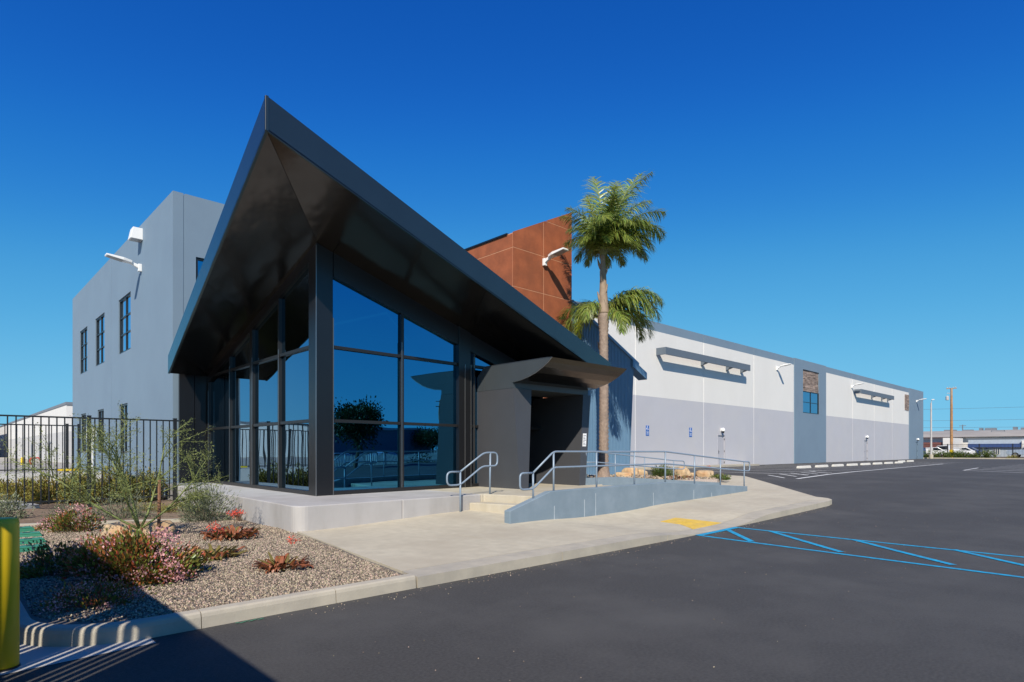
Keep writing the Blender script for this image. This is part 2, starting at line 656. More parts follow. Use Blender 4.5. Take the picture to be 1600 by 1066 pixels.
# planting beds
bedpoly = [(4.06, 5.98), (4.77, 10.62), (4.83, 13.4), (1.2, 15.25), (.58, 15.3), (.58, 7.0), (.68, 6.55), (.95, 6.2), (1.35, 6.0)]
bedz = lambda x, y: .112 + .025 * mnoise.noise((x * .9, y * .9, 0))
sheet('gravel_ground', bedpoly, bedz, .2, 'gravel_bed', .25)
sheet('mulch_ground', [(1.1, 15.42), (4.9, 13.55), (5.2, 19.8), (5.36, 20.8), (5.36, 27.5), (.62, 27.5), (.62, 15.5)],
      lambda x, y: .13 + .05 * mnoise.noise((x * .8, y * .8, 3)) + .04 * mnoise.noise((x * 3, y * 3, 5)), .22, 'mulch', .25)
mb = MB()
vs, fs = loft_strip([(.6, 15.42, .05), (1.15, 15.37, .05), (3.0, 14.43, .06), (4.83, 13.5, .06)], [(0, -.1), (0, .095), (.09, .1), (.1, -.1)])
mb.add(vs, fs).build('bed_edging', 'kerb_concrete', kind='structure')
sheet('yard_path', [(.62, 18.6), (1.95, 19.3), (1.3, 24), (.62, 26)], lambda x, y: .235, .5, 'drive_concrete', .2)


def inside_poly(poly, x, y):
    c = False
    j = len(poly) - 1
    for i in range(len(poly)):
        xi, yi = poly[i]
        xj, yj = poly[j]
        if (yi > y) != (yj > y) and x < (xj - xi) * (y - yi) / (yj - yi) + xi:
            c = not c
        j = i
    return c


ICO = bmesh.new()
bmesh.ops.create_icosphere(ICO, subdivisions=1, radius=1)
ICO_V = np.array([v.co[:] for v in ICO.verts])
ICO_F = np.array([[v.index for v in f.verts] for f in ICO.faces])
ICO.free()


def fast_mesh(name, V, F, material, parent=None, kind=None, smooth=False):
    me = bpy.data.meshes.new(name)
    k = F.shape[1]
    me.vertices.add(len(V))
    me.vertices.foreach_set('co', np.ascontiguousarray(V, dtype=np.float32).ravel())
    me.loops.add(F.size)
    me.loops.foreach_set('vertex_index', np.ascontiguousarray(F, dtype=np.int32).ravel())
    me.polygons.add(len(F))
    me.polygons.foreach_set('loop_start', np.arange(0, F.size, k, dtype=np.int32))
    me.polygons.foreach_set('loop_total', np.full(len(F), k, dtype=np.int32))
    me.update(calc_edges=True)
    me.validate()
    me.materials.append(M[material])
    if smooth:
        me.shade_smooth()
    o = bpy.data.objects.new(name, me)
    COL.objects.link(o)
    if parent is not None:
        attach(o, parent)
    if kind:
        o['kind'] = kind
    return o


def rand_rot(n):
    q = rng.normal(size=(n, 4))
    q /= np.linalg.norm(q, axis=1)[:, None]
    a, b, c, d = q.T
    return np.stack([np.stack([1 - 2 * (c * c + d * d), 2 * (b * c - a * d), 2 * (b * d + a * c)], -1),
                     np.stack([2 * (b * c + a * d), 1 - 2 * (b * b + d * d), 2 * (c * d - a * b)], -1),
                     np.stack([2 * (b * d - a * c), 2 * (c * d + a * b), 1 - 2 * (b * b + c * c)], -1)], 1)


def stones(name, poly, zf, n, smin, smax, material, avoid=()):
    xs = [p[0] for p in poly]
    ys = [p[1] for p in poly]
    P_ = []
    while len(P_) < n:
        x = rng.uniform(min(xs), max(xs))
        y = rng.uniform(min(ys), max(ys))
        if inside_poly(poly, x, y):
            P_.append((x, y, zf(x, y)))
    P_ = np.array(P_)
    s = rng.uniform(smin, smax, (n, 1)) * rng.uniform(.6, 1.25, (n, 3)) * np.array([1, 1, .75])
    A = rand_rot(n)
    V = ICO_V[None] * (1 + rng.uniform(-.18, .18, (n, len(ICO_V), 1))) * s[:, None, :]
    V = np.einsum('nij,nkj->nki', A, V)
    V += P_[:, None, :] + np.array([0, 0, 1]) * (s.mean(1) * rng.uniform(.1, .8, n))[:, None, None]
    F = (ICO_F[None] + (np.arange(n) * len(ICO_V))[:, None, None]).reshape(-1, 3)
    return fast_mesh(name, V.reshape(-1, 3), F, material, kind='stuff')


inner = [(4.02, 6.05), (4.73, 10.6), (4.78, 13.35), (1.2, 15.2), (.66, 15.2), (.66, 7.0), (.75, 6.6), (1.0, 6.27), (1.37, 6.06)]
stones('gravel', inner, bedz, 80000, .006, .014, 'gravel')

# painted markings on the asphalt
def stripe(mb, a, b, wd, m, dz=.006, n=8):
    a, b = Vector(a), Vector(b)
    d = (b - a).normalized()
    l = Vector((-d.y, d.x)) * wd / 2
    vs, fs = [], []
    for i in range(n + 1):
        p = a.lerp(b, i / n)
        for q in (p - l, p + l):
            vs.append((q.x, q.y, zg(q.x, q.y) + dz))
    fs = [(2 * i, 2 * i + 2, 2 * i + 3, 2 * i + 1) for i in range(n)]
    mb.add(vs, fs, m)


mk = bpy.data.objects.new('aisle_marking', None)
COL.objects.link(mk)
mk['kind'] = 'structure'


def line_obj(name, a, b, wd, m, parent, dz=.006):
    mb = MB()
    stripe(mb, a, b, wd, m, dz)
    return mb.build(name, m, parent)


line_obj('border_line', (10.35, EY - .07), (9.85, .4), .10, 'blue_paint', mk)
line_obj('border_line', (11.85, EY - .07), (11.75, .4), .10, 'blue_paint', mk)
line_obj('border_line', (10.3, EY - .08), (11.9, EY - .08), .13, 'blue_paint', mk, .010)
for k in range(4):
    y0 = 5.62 - .55 if k else 0
    a = (11.42, EY - .1) if k == 0 else (11.82, 5.07 - 1.47 * (k - 1))
    b = (10.33 - .03 * k, 4.75 - 1.45 * k)
    line_obj('diagonal_line', a, b, .105, 'blue_paint', mk, .008)
st = bpy.data.objects.new('stall_marking', None)
COL.objects.link(st)
st['kind'] = 'structure'
for k in range(11):
    x = 29.5 + 3.05 * k
    line_obj('stall_line', (x, 19.6), (x + .4, 11.0), .15, 'road_white', st)
for k in range(3):
    x = 62.0 + 3.2 * k
    line_obj('stall_line', (x, 17.6), (x, 11.6), .15, 'road_white', st)
line_obj('stall_line', (26.4, 10.2), (60.5, 11.6), .15, 'road_white', st, .010)
for k in range(5):   # hatching of the aisle beside the planter and the worn pictogram bars
    line_obj('hatch_line', (26.6 + 1.3 * k, 10.8), (28.2 + 1.3 * k, 12.2), .10, 'road_white', st, .008)
for k in range(3):
    line_obj('hatch_line', (33.6 + .7 * k, 12.0 + .3 * (k % 2)), (34.3 + .7 * k, 12.9), .10, 'road_white', st, .008)
for k in range(8):
    x = 41.8 + 3.0 * k
    line_obj('stall_line', (x, 7.1), (x - 4.2, 2.2), .15, 'road_white', st)
line_obj('stall_line', (41.6, 7.05), (48.2, 7.4), .11, 'road_white', st, .010)

ms_ = MB()
for k in range(9):
    x, y = 2.02 + .028 * k, EY - .05 - .012 * ((k * 5) % 3)
    ms_.add([(x, y, .007), (x + .035, y + .004, .007), (x + .03, y + .022, .007), (x - .004, y + .016, .007)], [(0, 1, 2, 3)])
ms_.build('paint_mark', 'valve_green', kind='structure')
stones('loose_grit', [(2.2, 5.55), (17, 5.6), (17, 5.82), (2.2, 5.82)], zg, 420, .003, .008, 'gravel')
stones('loose_grit', [(2.2, 2.0), (20, 2.0), (17, 5.6), (2.2, 5.6)], zg, 160, .003, .007, 'gravel')

# yellow tactile patch on the dropped kerb
tp = [(11.25, 7.3), (10.95, 6.22), (12.18, 6.27), (12.25, 7.42)]
tp = [(10.95, 6.24), (12.18, 6.27), (12.25, 7.42), (11.5, 7.34), (11.42, 6.8)]
tz = lambda x, y: zw(x, y) + .006
tac = sheet('tactile_paving', tp, tz, .15, 'tactile_yellow', .02, kind='structure')
mb = MB()
x = 10.95
while x < 12.3:
    y = 6.2
    while y < 7.45:
        if inside_poly(tp, x, y):
            z = tz(x, y)
            r_ = .012
            mb.add([(x + r_ * math.cos(t), y + r_ * math.sin(t), z) for t in np.arange(6) * math.pi / 3] + [(x, y, z + .006)], [(i, (i + 1) % 6, 6) for i in range(6)])
        y += .06
    x += .06
o = mb.build('dome', 'tactile_yellow', tac, 'stuff')

# ------------------------------------------------------------------ walls with openings
def wall(mb, a0, a1, zbands, holes, mp, thick, reveal_m=None):
    """mp(a, d, z)->world, d=0 is the face, d>0 inward. zbands: list of (ztop, mat) from bottom with first entry (zbottom,None)"""
    zs = sorted(set([z for z, _ in zbands] + [h[2] for h in holes] + [h[3] for h in holes]))
    as_ = sorted(set([a0, a1] + [h[0] for h in holes] + [h[1] for h in holes]))

    def mat_at(z):
        for i in range(1, len(zbands)):
            if z < zbands[i][0]:
                return zbands[i][1]
        return zbands[-1][1]
    for i in range(len(as_) - 1):
        for j in range(len(zs) - 1):
            ca, cz = (as_[i] + as_[i + 1]) / 2, (zs[j] + zs[j + 1]) / 2
            if any(h[0] < ca < h[1] and h[2] < cz < h[3] for h in holes):
                continue
            mb.add([mp(as_[i], 0, zs[j]), mp(as_[i + 1], 0, zs[j]), mp(as_[i + 1], 0, zs[j + 1]), mp(as_[i], 0, zs[j + 1])], [(0, 1, 2, 3)], mat_at(cz))
    for h in holes:
        b0, b1, c0, c1 = h
        mm = reveal_m or mat_at((c0 + c1) / 2)
        t = .12
        mb.add([mp(b0, 0, c0), mp(b1, 0, c0), mp(b1, 0, c1), mp(b0, 0, c1), mp(b0, t, c0), mp(b1, t, c0), mp(b1, t, c1), mp(b0, t, c1)],
               [(0, 4, 5, 1), (1, 5, 6, 2), (2, 6, 7, 3), (3, 7, 4, 0)], mm)
    zt, zb = zbands[-1][0], zbands[0][0]
    tm = zbands[-1][1]
    # ends and top
    lv = [z for z, _ in zbands]
    for j in range(len(lv) - 1):
        for aa in (a0, a1):
            mb.add([mp(aa, 0, lv[j]), mp(aa, thick, lv[j]), mp(aa, thick, lv[j + 1]), mp(aa, 0, lv[j + 1])], [(0, 1, 2, 3)], zbands[j + 1][1])
    mb.add([mp(a0, 0, zt), mp(a1, 0, zt), mp(a1, thick, zt), mp(a0, thick, zt)], [(0, 1, 2, 3)], tm)
    mb.add([mp(a0, thick, zb), mp(a1, thick, zb), mp(a1, thick, zt), mp(a0, thick, zt)], [(0, 1, 2, 3)], tm)


def window(parent, a0, a1, z0, z1, mp, cols, rows, d=.09, fw=.07, mw=.045):
    """window frame with bars, panes as sub-parts"""
    mb = MB()

    def bx(b0, b1, c0, c1, d0, d1):
        mb.hexa([mp(b0, d0, c0), mp(b1, d0, c0), mp(b1, d1, c0), mp(b0, d1, c0)], [mp(b0, d0, c1), mp(b1, d0, c1), mp(b1, d1, c1), mp(b0, d1, c1)])
    bx(a0, a0 + fw, z0, z1, d - .05, d + .03)
    bx(a1 - fw, a1, z0, z1, d - .05, d + .03)
    bx(a0 + fw, a1 - fw, z0, z0 + fw, d - .05, d + .03)
    bx(a0 + fw, a1 - fw, z1 - fw, z1, d - .05, d + .03)
    wA = (a1 - a0 - 2 * fw)
    hZ = (z1 - z0 - 2 * fw)
    for c in range(1, cols):
        x = a0 + fw + wA * c / cols
        bx(x - mw / 2, x + mw / 2, z0 + fw, z1 - fw, d - .04, d + .02)
    for r_ in range(1, rows):
        z = z0 + fw + hZ * r_ / rows
        bx(a0 + fw, a1 - fw, z - mw / 2, z + mw / 2, d - .037, d + .017)
    fr = mb.build('window', 'frame_metal', parent)
    for c in range(cols):
        for r_ in range(rows):
            b0 = a0 + fw + wA * c / cols
            b1 = a0 + fw + wA * (c + 1) / cols
            c0 = z0 + fw + hZ * r_ / rows
            c1 = z0 + fw + hZ * (r_ + 1) / rows
            MB().add([mp(b0, d, c0), mp(b1, d, c0), mp(b1, d, c1), mp(b0, d, c1)], [(0, 1, 2, 3)]).build('pane', 'glass_window', fr)
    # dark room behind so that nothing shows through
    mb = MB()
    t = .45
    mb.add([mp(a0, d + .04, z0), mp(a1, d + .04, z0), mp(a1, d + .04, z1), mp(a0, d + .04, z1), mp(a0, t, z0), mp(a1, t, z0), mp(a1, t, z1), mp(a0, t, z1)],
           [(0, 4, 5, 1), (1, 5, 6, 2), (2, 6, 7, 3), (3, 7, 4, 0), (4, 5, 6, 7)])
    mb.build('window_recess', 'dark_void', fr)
    return fr


FY = 20.85
fmap = lambda a, d, z: (a, FY + d, z)
LX = 5.38
lmap = lambda a, d, z: (LX + d, a, z)

# ------------------------------------------------------------------ warehouse
wh = thing('warehouse', (50, 30, 0), 'long low warehouse in white and two greys with flat parapet, behind the glass entrance', 'building')
JX = [30.0, 38.0, 45.65, 53.3, 60.75, 68.3, 75.5, 82.4, 89.65, 96.7]
WT = 9.5
grey = lambda top: [(-.3, None), (top, 'grey_paint')]
three = [(-.3, None), (4.88, 'lavender_paint'), (8.94, 'white_paint'), (WT, 'grey_paint')]
gp = .035
# left flank with windows
wins_up = [(26.4, 28.45, 5.43, 7.6), (31.2, 33.25, 5.43, 7.6), (35.25, 37.3, 5.43, 7.6)]
wins_lo = [(26.9, 28.3, 1.5, 3.42), (31.35, 32.75, 1.5, 3.42), (35.6, 37.0, 1.5, 3.42)]
for a0, a1 in ((20.853, 29.72), (29.76, 39.5)):
    hs = [h for h in wins_up + wins_lo if a0 < h[0] < a1]
    mb = MB()
    wall(mb, a0, a1, grey(9.66), hs, lmap, .25)
    mb.build('wall_panel', None, wh)
for h in wins_up:
    window(wh, *h, lmap, 2, 3)
for h in wins_lo:
    window(wh, *h, lmap, 2, 3)
# front, grey part beside the entrance (corner return, reveal, main panel)
mb = MB()
wall(mb, LX + .003, 5.68, grey(9.66), [], fmap, .25)
mb.build('wall_panel', None, wh)
wf = (6.04, 7.9, 5.5, 7.75)
mb = MB()
wall(mb, 5.72, 14.0, grey(9.66), [wf], fmap, .25)
mb.build('wall_panel', None, wh)
window(wh, *wf, fmap, 2, 3)
mb = MB()
wall(mb, 14.04, 22.4, grey(9.5), [], fmap, .25)
mb.build('wall_panel', None, wh)
for x in (5.70, 14.02):
    MB().box(x - .05, x + .05, FY + .012, FY + .08, -.3, 9.6).build('joint_strip', 'grey_paint', wh)
MB().box(LX + .012, LX + .08, 29.68, 29.80, -.3, 9.6).build('joint_strip', 'grey_paint', wh)
# white panels and grey bays
door_x = [(39.95, 41.05), (72.0, 73.2), (92.7, 93.9)]
starts = [22.44] + JX[:-1]
for a0, a1 in zip(starts, JX):
    holes = [(d0, d1, .48, 2.72) for d0, d1 in door_x if a0 < d0 < a1]
    mb = MB()
    bay = abs(a0 - 53.3) < .1 or abs(a0 - 89.65) < .1
    if bay:
        if a0 < 60:
            holes.append((55.16, 58.98, 4.9, 8.73))
        wall(mb, a0 + gp, a1 - gp, grey(WT + .03), holes, lambda a, d, z: (a, FY - .06 + d, z), .3)
    else:
        wall(mb, a0 + gp, a1 - gp, three, holes, fmap, .25)
    mb.build('wall_panel', None, wh)
for x in JX[:-1]:
    MB().box(x - gp - .04, x + gp + .04, FY + .02, FY + .1, -.3, 8.93).build('joint_strip', 'white_joint', wh)
# door leaves
for d0, d1 in door_x:
    fm = (lambda a, d, z: (a, FY - .06 + d, z)) if d0 > 90 else fmap
    mt = 'door_grey' if d0 > 90 else 'door_paint'
    mb = MB()
    for b0, b1, c0, c1 in ((d0, d0 + .06, .5, 2.72), (d1 - .06, d1, .5, 2.72), (d0 + .06, d1 - .06, 2.66, 2.72)):
        p0, p1 = fm(b0, -.015, c0), fm(b1, .08, c1)
        mb.box(p0[0], p1[0], p0[1], p1[1], p0[2], p1[2], mt)
    p0, p1 = fm(d0 + .065, .05, .5), fm(d1 - .065, .095, 2.655)
    mb.box(p0[0], p1[0], p0[1], p1[1], p0[2], p1[2], mt)
    dr = mb.build('door', mt, wh)
    p = fm(d0 + .14, .05, 1.5)
    hb = MB()
    hb.box(p[0] - .04, p[0] + .04, p[1] - .03, p[1], p[2] - .12, p[2] + .12)
    hb.tube([(p[0], p[1] - .02, p[2]), (p[0], p[1] - .08, p[2]), (p[0] + .13, p[1] - .08, p[2])], .014, 6)
    hb.build('handle', 'frame_metal', dr)
    for hz in (.75, 1.55, 2.4):
        q = fm(d1 - .065, .035, hz)
        MB().box(q[0] - .02, q[0] + .02, q[1] - .025, q[1], q[2] - .06, q[2] + .06).build('hinge', 'frame_metal', dr)
# the tall bay window with stone spandrel
bmap = lambda a, d, z: (a, FY - .06 + d, z)
window(wh, 55.16, 58.98, 4.9, 6.85, bmap, 2, 2)


def veneer(parent, x0, x1, z0, z1, y, seed):
    r_ = random.Random(seed)
    mb = MB()
    z = z0
    while z < z1 - .02:
        h = min(r_.uniform(.1, .22), z1 - z)
        x = x0
        while x < x1 - .02:
            ln = min(r_.uniform(.25, .7), x1 - x)
            d = r_.uniform(0, .05)
            mb.box(x + .008, x + ln - .008, y - d, y + .1, z + .008, z + h - .008)
            x += ln
        z += h
    return mb.build('stone_veneer', 'stone', parent, 'stuff')


veneer(wh, 55.17, 58.97, 6.86, 8.72, FY + .05, 3)
veneer(wh, 87.75, 89.55, 6.64, 8.63, FY - .03, 4)
MB().box(55.17, 58.97, FY + .16, FY + .2, 6.85, 8.73).build('spandrel_backing', 'stone', wh)
# roof deck and far sides
mb = MB()
mb.box(LX + .26, 96.4, FY + .31, 39.2, 8.6, 8.8, 'roof_grey')
mb.box(96.4, 96.69, FY + .3, 39.2, -.3, WT, 'grey_paint')
mb.box(LX + .3, 96.69, 39.21, 39.5, -.3, WT, 'grey_paint')
mb.build('roof', None, wh)

# concrete strip and kerb along the foot of the wall
mb = MB()
for x0, x1 in ((30.2, 37), (37.02, 44.2)):
    mb = MB()
    mb.box(x0, x1, 19.75, FY - .02, .3, .60)
    o = mb.build('foundation_kerb', 'kerb_concrete', kind='structure')

# ------------------------------------------------------------------ sunshades
def sunshade(x0, x1, label):
    t = thing('sunshade', (x0, FY, 7.6), label, 'sunshade', 'sunshades on the white wall')
    yb = FY - .68
    z0, z1 = 7.46, 7.9
    mb = MB()
    mb.box(x0, x1, yb, yb + .10, z0, z1)
    mb.build('beam', 'shade_metal', t)
    MB().box(x0, x0 + .1, yb + .102, FY - .002, z0 + .002, z1 - .002).build('end_plate', 'shade_metal', t)
    for k in range(3):
        x = x0 + (x1 - x0) * (.48, .79, .985)[k]
        b = MB()
        b.hexa([(x - .07, yb + .102, z0 + .05), (x + .07, yb + .102, z0 + .05), (x + .07, FY - .002, z0 - .12), (x - .07, FY - .002, z0 - .12)],
               [(x - .07, yb + .102, z0 + .25), (x + .07, yb + .102, z0 + .25), (x + .07, FY - .002, z0 + .25), (x - .07, FY - .002, z0 + .25)])
        b.build('bracket', 'shade_metal', t)
    return t


sunshade(32.2, 43.6, 'near long blue-grey sunshade beam projecting from the white wall, beside the palms')
sunshade(68.8, 80.5, 'far blue-grey sunshade beam on the white wall beyond the stone window bay')

# ------------------------------------------------------------------ wall lamps
def wall_lamp(base, out, label, s=1.0, rise=.06):
    """arm lamp; out = unit horizontal direction away from the wall"""
    t = thing('wall_lamp', base, label, 'wall lamp', 'arm lamps on the outer walls')
    B = Vector(base)
    o = Vector((out[0], out[1], 0))
    a = Vector((-o.y, o.x, 0))
    U = Vector((0, 0, 1))

    def slab(mb, d0, d1, w0, w1, h00, h01, h10, h11):
        q = []
        for d, w_, lo, hi in ((d0, w0, h00, h01), (d1, w1, h10, h11)):
            q.append((B + o * d - a * w_ + U * lo, B + o * d + a * w_ + U * lo, B + o * d + a * w_ + U * hi, B + o * d - a * w_ + U * hi))
        mb.add(list(q[0]) + list(q[1]), [(0, 1, 2, 3), (7, 6, 5, 4), (0, 4, 5, 1), (1, 5, 6, 2), (2, 6, 7, 3), (3, 7, 4, 0)])
    mb = MB()
    slab(mb, 0, .11 * s, .07 * s, .07 * s, -.13 * s, .13 * s, -.13 * s, .13 * s)
    mb.build('mount', 'lamp_white', t, bevel=.01)
    mb = MB()
    slab(mb, .108 * s, .34 * s, .05 * s, .05 * s, -.03 * s, .1 * s, .08 * s, .17 * s)
    mb.build('arm', 'lamp_white', t, bevel=.01)
    mb = MB()
    slab(mb, .30 * s, .55 * s, .10 * s, .17 * s, .10 * s, .19 * s, .13 * s, .23 * s)
    slab(mb, .552 * s, 1.08 * s, .17 * s, .15 * s, .13 * s, .23 * s, .15 * s + rise, .21 * s + rise)
    mb.build('head', 'lamp_white', t, bevel=.012)
    mb = MB()
    slab(mb, .58 * s, 1.04 * s, .14 * s, .125 * s, .118 * s, .128 * s, .142 * s + rise * .9, .148 * s + rise * .9)
    mb.build('lens', 'lamp_lens', t)
    return t


wall_lamp((16.97, 15.995, 8.82), (0, -1), 'white arm lamp on the rust-red steel tower', 1.05)
wall_lamp((LX, 24.75, 8.1), (-1, 0), 'white arm lamp high on the grey side wall at the left', 1.0)
wall_lamp((49.8, FY, 8.3), (0, -1), 'white arm lamp between the near sunshade and the stone window bay', 1.05)
wall_lamp((68.0, FY, 8.15), (0, -1), 'white arm lamp just left of the far sunshade', 1.05)
wall_lamp((93.0, FY - .06, 8.05), (0, -1), 'white arm lamp on the grey end bay near the far corner', 1.05)

t = thing('wall_box', (LX, 24.8, 9.1), 'white box-shaped vent hood above the arm lamp on the grey side wall', 'vent hood')
mb = MB()
mb.hexa([(LX - .38, 24.55, 9.06), (LX, 24.55, 9.06), (LX, 24.97, 9.06), (LX - .38, 24.97, 9.06)],
        [(LX - .3, 24.55, 9.46), (LX, 24.55, 9.46), (LX, 24.97, 9.46), (LX - .3, 24.97, 9.46)])
mb.build('hood', 'lamp_white', t, bevel=.01)
MB().box(LX - .34, LX - .03, 24.59, 24.93, 9.045, 9.058).build('grille', 'lamp_lens', t)

for (x, y, z, lab) in ((40.45, FY, 2.98, 'small white dome light above the door nearest the planter'),
                       (72.6, FY, 2.98, 'small white dome light above the door under the far sunshade'),
                       (93.3, FY - .06, 2.98, 'small white dome light above the door in the grey end bay')):
    t = thing('door_light', (x, y, z), lab, 'door light', 'dome lights above the wall doors')
    MB().lathe((x, y - .16, z - .04), [(.05, 0), (.12, .02), (.14, .08), (.12, .17), (.07, .24), (.02, .27)], 14).build('dome', 'lamp_white', t, smooth=True)
    MB().box(x - .06, x + .06, y - .12, y, z - .02, z + .2).build('bracket', 'lamp_white', t)
    MB().lathe((x, y - .16, z - .15), [(.05, 0), (.08, .04), (.08, .11)], 10).build('lens', 'frame_metal', t)


def ada_sign(x0, x1, lab):
    t = thing('parking_sign', ((x0 + x1) / 2, FY, 2.5), lab, 'parking sign', 'blue accessible parking signs on the long wall')
    MB().box(x0, x1, FY - .012, FY - .002, 2.49, 3.11).build('plate', 'sign_blue', t, bevel=.003)
    mb = MB()
    y = FY - .015
    cx = (x0 + x1) / 2
    # wheelchair symbol: head, back, seat, leg, wheel
    mb.lathe((cx - .03, y, 3.05), [(.0, 0), (.001, .001)], 6)
    pts = [(cx - .03, y, 3.03), (cx - .03, y, 2.93), (cx + .05, y, 2.93), (cx + .08, y, 2.85), (cx + .1, y, 2.85)]
    mb.tube(pts, .012, 5)
    mb.tube([(cx - .03 + .075 * math.cos(a), y, 2.9 + .075 * math.sin(a)) for a in np.linspace(2.2, 5.9, 12)], .01, 5)
    mb.lathe((cx - .03, y, 3.04), [(.022, 0), (.025, .02), (.022, .04)], 8)
    mb.box(x0 + .05, x1 - .05, y, y + .006, 2.71, 2.735)
    mb.box(x0 + .07, x1 - .07, y, y + .006, 2.65, 2.675)
    mb.box(x0 + .05, x1 - .05, y, y + .006, 2.58, 2.6)
    mb.build('symbol', 'sign_white', t)


ada_sign(31.08, 31.42, 'blue accessible parking sign on the long wall, nearer the palms')
ada_sign(36.1, 36.45, 'blue accessible parking sign on the long wall, nearer the first door')

# ------------------------------------------------------------------ pavilion plinth, steps, ramp
PZ = .587
pl = thing('entrance_plinth', (6.5, 12, 0), 'raised concrete plinth with rounded corner and two steps under the glass entrance', 'plinth')
cr = [(4.73 + .22 + .22 * math.cos(a), 10.57 + .22 + .22 * math.sin(a)) for a in np.linspace(math.pi, 1.5 * math.pi, 7)]


def plinth_block(poly, name='plinth_section', m='plinth_concrete', z0=-.1, z1=PZ, bev=.018):
    return MB().prism(poly, z0, z1).build(name, m, pl, bevel=bev)


plinth_block(cr + [(6.995, 10.59), (6.995, 20.84), (5.16, 20.84), (5.12, 20.0)])
plinth_block([(7.003, 10.59), (9.15, 10.62), (9.15, 15), (7.003, 15)])
plinth_block([(9.158, 10.62), (9.25, 10.62), (9.74, 8.89), (13.9, 8.89), (13.9, 11.2), (14.45, 11.2), (14.45, 15.9), (9.158, 15.9)], m='stair_concrete')
plinth_block([(8.80, 10.615), (9.24, 10.615), (9.73, 8.89), (9.32, 8.89)], 'step', 'stair_concrete', -.1, .415)

rp = thing('ramp', (14, 9.5, 0), 'blue-grey walled access ramp running from the entrance steps along the pavement', 'ramp')
# outer wall with a sloping top
prof = [(8.26, .40), (9.45, .735), (10.5, .745), (13.9, .765), (18.6, .47)]
mb = MB()
front = [(8.26, -.2)] + [(18.6, -.2)] + [(x, z) for x, z in reversed(prof)]
n = len(front)
y0, y1 = 8.70, 8.87
vs = [(x, y0, z) for x, z in front] + [(x, y1, z) for x, z in front]
fs = [tuple(range(n)), tuple(range(2 * n - 1, n - 1, -1))] + [(i, n + i, n + (i + 1) % n, (i + 1) % n) for i in range(n)]
mb.add(vs, fs)
mb.build('outer_wall', 'ramp_paint', rp, bevel=.012)
ky = lambda x: 11.33 - (x - 13.78) * .139     # line of the planter kerb
prof2 = [(13.80, .79), (15.2, .79), (20.2, .46)]
mb = MB()
for (xa, za), (xb, zb) in zip(prof2, prof2[1:]):
    mb.hexa([(xa, ky(xa), -.1), (xb, ky(xb), -.1), (xb, ky(xb) + .16, -.1), (xa, ky(xa) + .16, -.1)],
            [(xa, ky(xa), za), (xb, ky(xb), zb), (xb, ky(xb) + .16, zb), (xa, ky(xa) + .16, za)])
mb.build('inner_kerb', 'ramp_paint', rp)
MB().hexa([(13.9, 8.872, 0), (18.65, 8.872, 0), (18.65, ky(18.65) - .002, 0), (13.9, ky(13.9) - .002, 0)],
          [(13.9, 8.872, PZ - .002), (18.65, 8.872, zw(18.65, 8.9) + .005), (18.65, ky(18.65) - .002, zw(18.65, 10.3) + .005), (13.9, ky(13.9) - .002, PZ - .002)]).build('ramp_slab', 'concrete', rp)
for x, z0_, z1_ in ((9.55, .2, .42), (10.55, .17, .5), (10.95, .15, .62), (13.3, .12, .52), (15.3, .2, .5), (16.3, .26, .38)):
    MB().box(x, x + .018, 8.695, 8.701, zw(x, 8.6) - .02, z1_).build('lime_streak', 'streak_white', rp)


def bend(pts, r_=.09, n=5):
    """round the inner corners of a polyline"""
    P_ = [Vector(p) for p in pts]
    out = [P_[0]]
    for i in range(1, len(P_) - 1):
        a, b, c = P_[i - 1], P_[i], P_[i + 1]
        d0, d1 = (a - b), (c - b)
        k = min(r_, d0.length * .45, d1.length * .45)
        s0, s1 = b + d0.normalized() * k, b + d1.normalized() * k
        for j in range(n + 1):
            t_ = j / n
            out.append(s0 * (1 - t_) ** 2 + b * 2 * t_ * (1 - t_) + s1 * t_ ** 2)
    out.append(P_[-1])
    return out


RR = .021
hr = thing('stair_handrail', (8.9, 10.55, .2), 'short grey tube handrail with looped ends at the left of the entrance steps', 'handrail')
y = 10.5
loop = [(8.45, y, 1.13), (8.08, y, 1.13), (8.08, y, .836), (8.45, y, .836), (9.1, y, 1.24), (9.56, y, 1.24), (9.56, y, 1.55), (9.15, y, 1.55), (8.45, y, 1.13)]
MB().tube(bend(loop, .12), RR, 8).build('rail', 'rail_paint', hr, smooth=True)
MB().tube([(8.45, y, .1), (8.45, y, 1.13)], RR, 8).build('post', 'rail_paint', hr, smooth=True)
MB().tube([(9.34, 10.52, PZ - .05), (9.34, y, 1.55)], RR, 8).build('post', 'rail_paint', hr, smooth=True)

hr = thing('ramp_handrail', (13.5, 8.78, .7), 'long grey two-bar handrail on top of the outer ramp wall', 'handrail')
y = 8.785
top = [(9.0, y, 1.135), (8.62, y, 1.135), (8.62, y, .80), (9.0, y, .80), (9.63, y, 1.235), (14.0, y, 1.25), (18.55, y, .96), (18.93, y, .945), (18.93, y, 1.235),
       (18.55, y, 1.245), (14.0, y, 1.57), (9.63, y, 1.575), (9.0, y, 1.135)]
MB().tube(bend(top, .1), RR, 8).build('rail', 'rail_paint', hr, smooth=True)


def pw(prof, x):
    for (xa, za), (xb, zb) in zip(prof, prof[1:]):
        if xa <= x <= xb:
            return za + (zb - za) * (x - xa) / (xb - xa)
    return prof[-1][1]


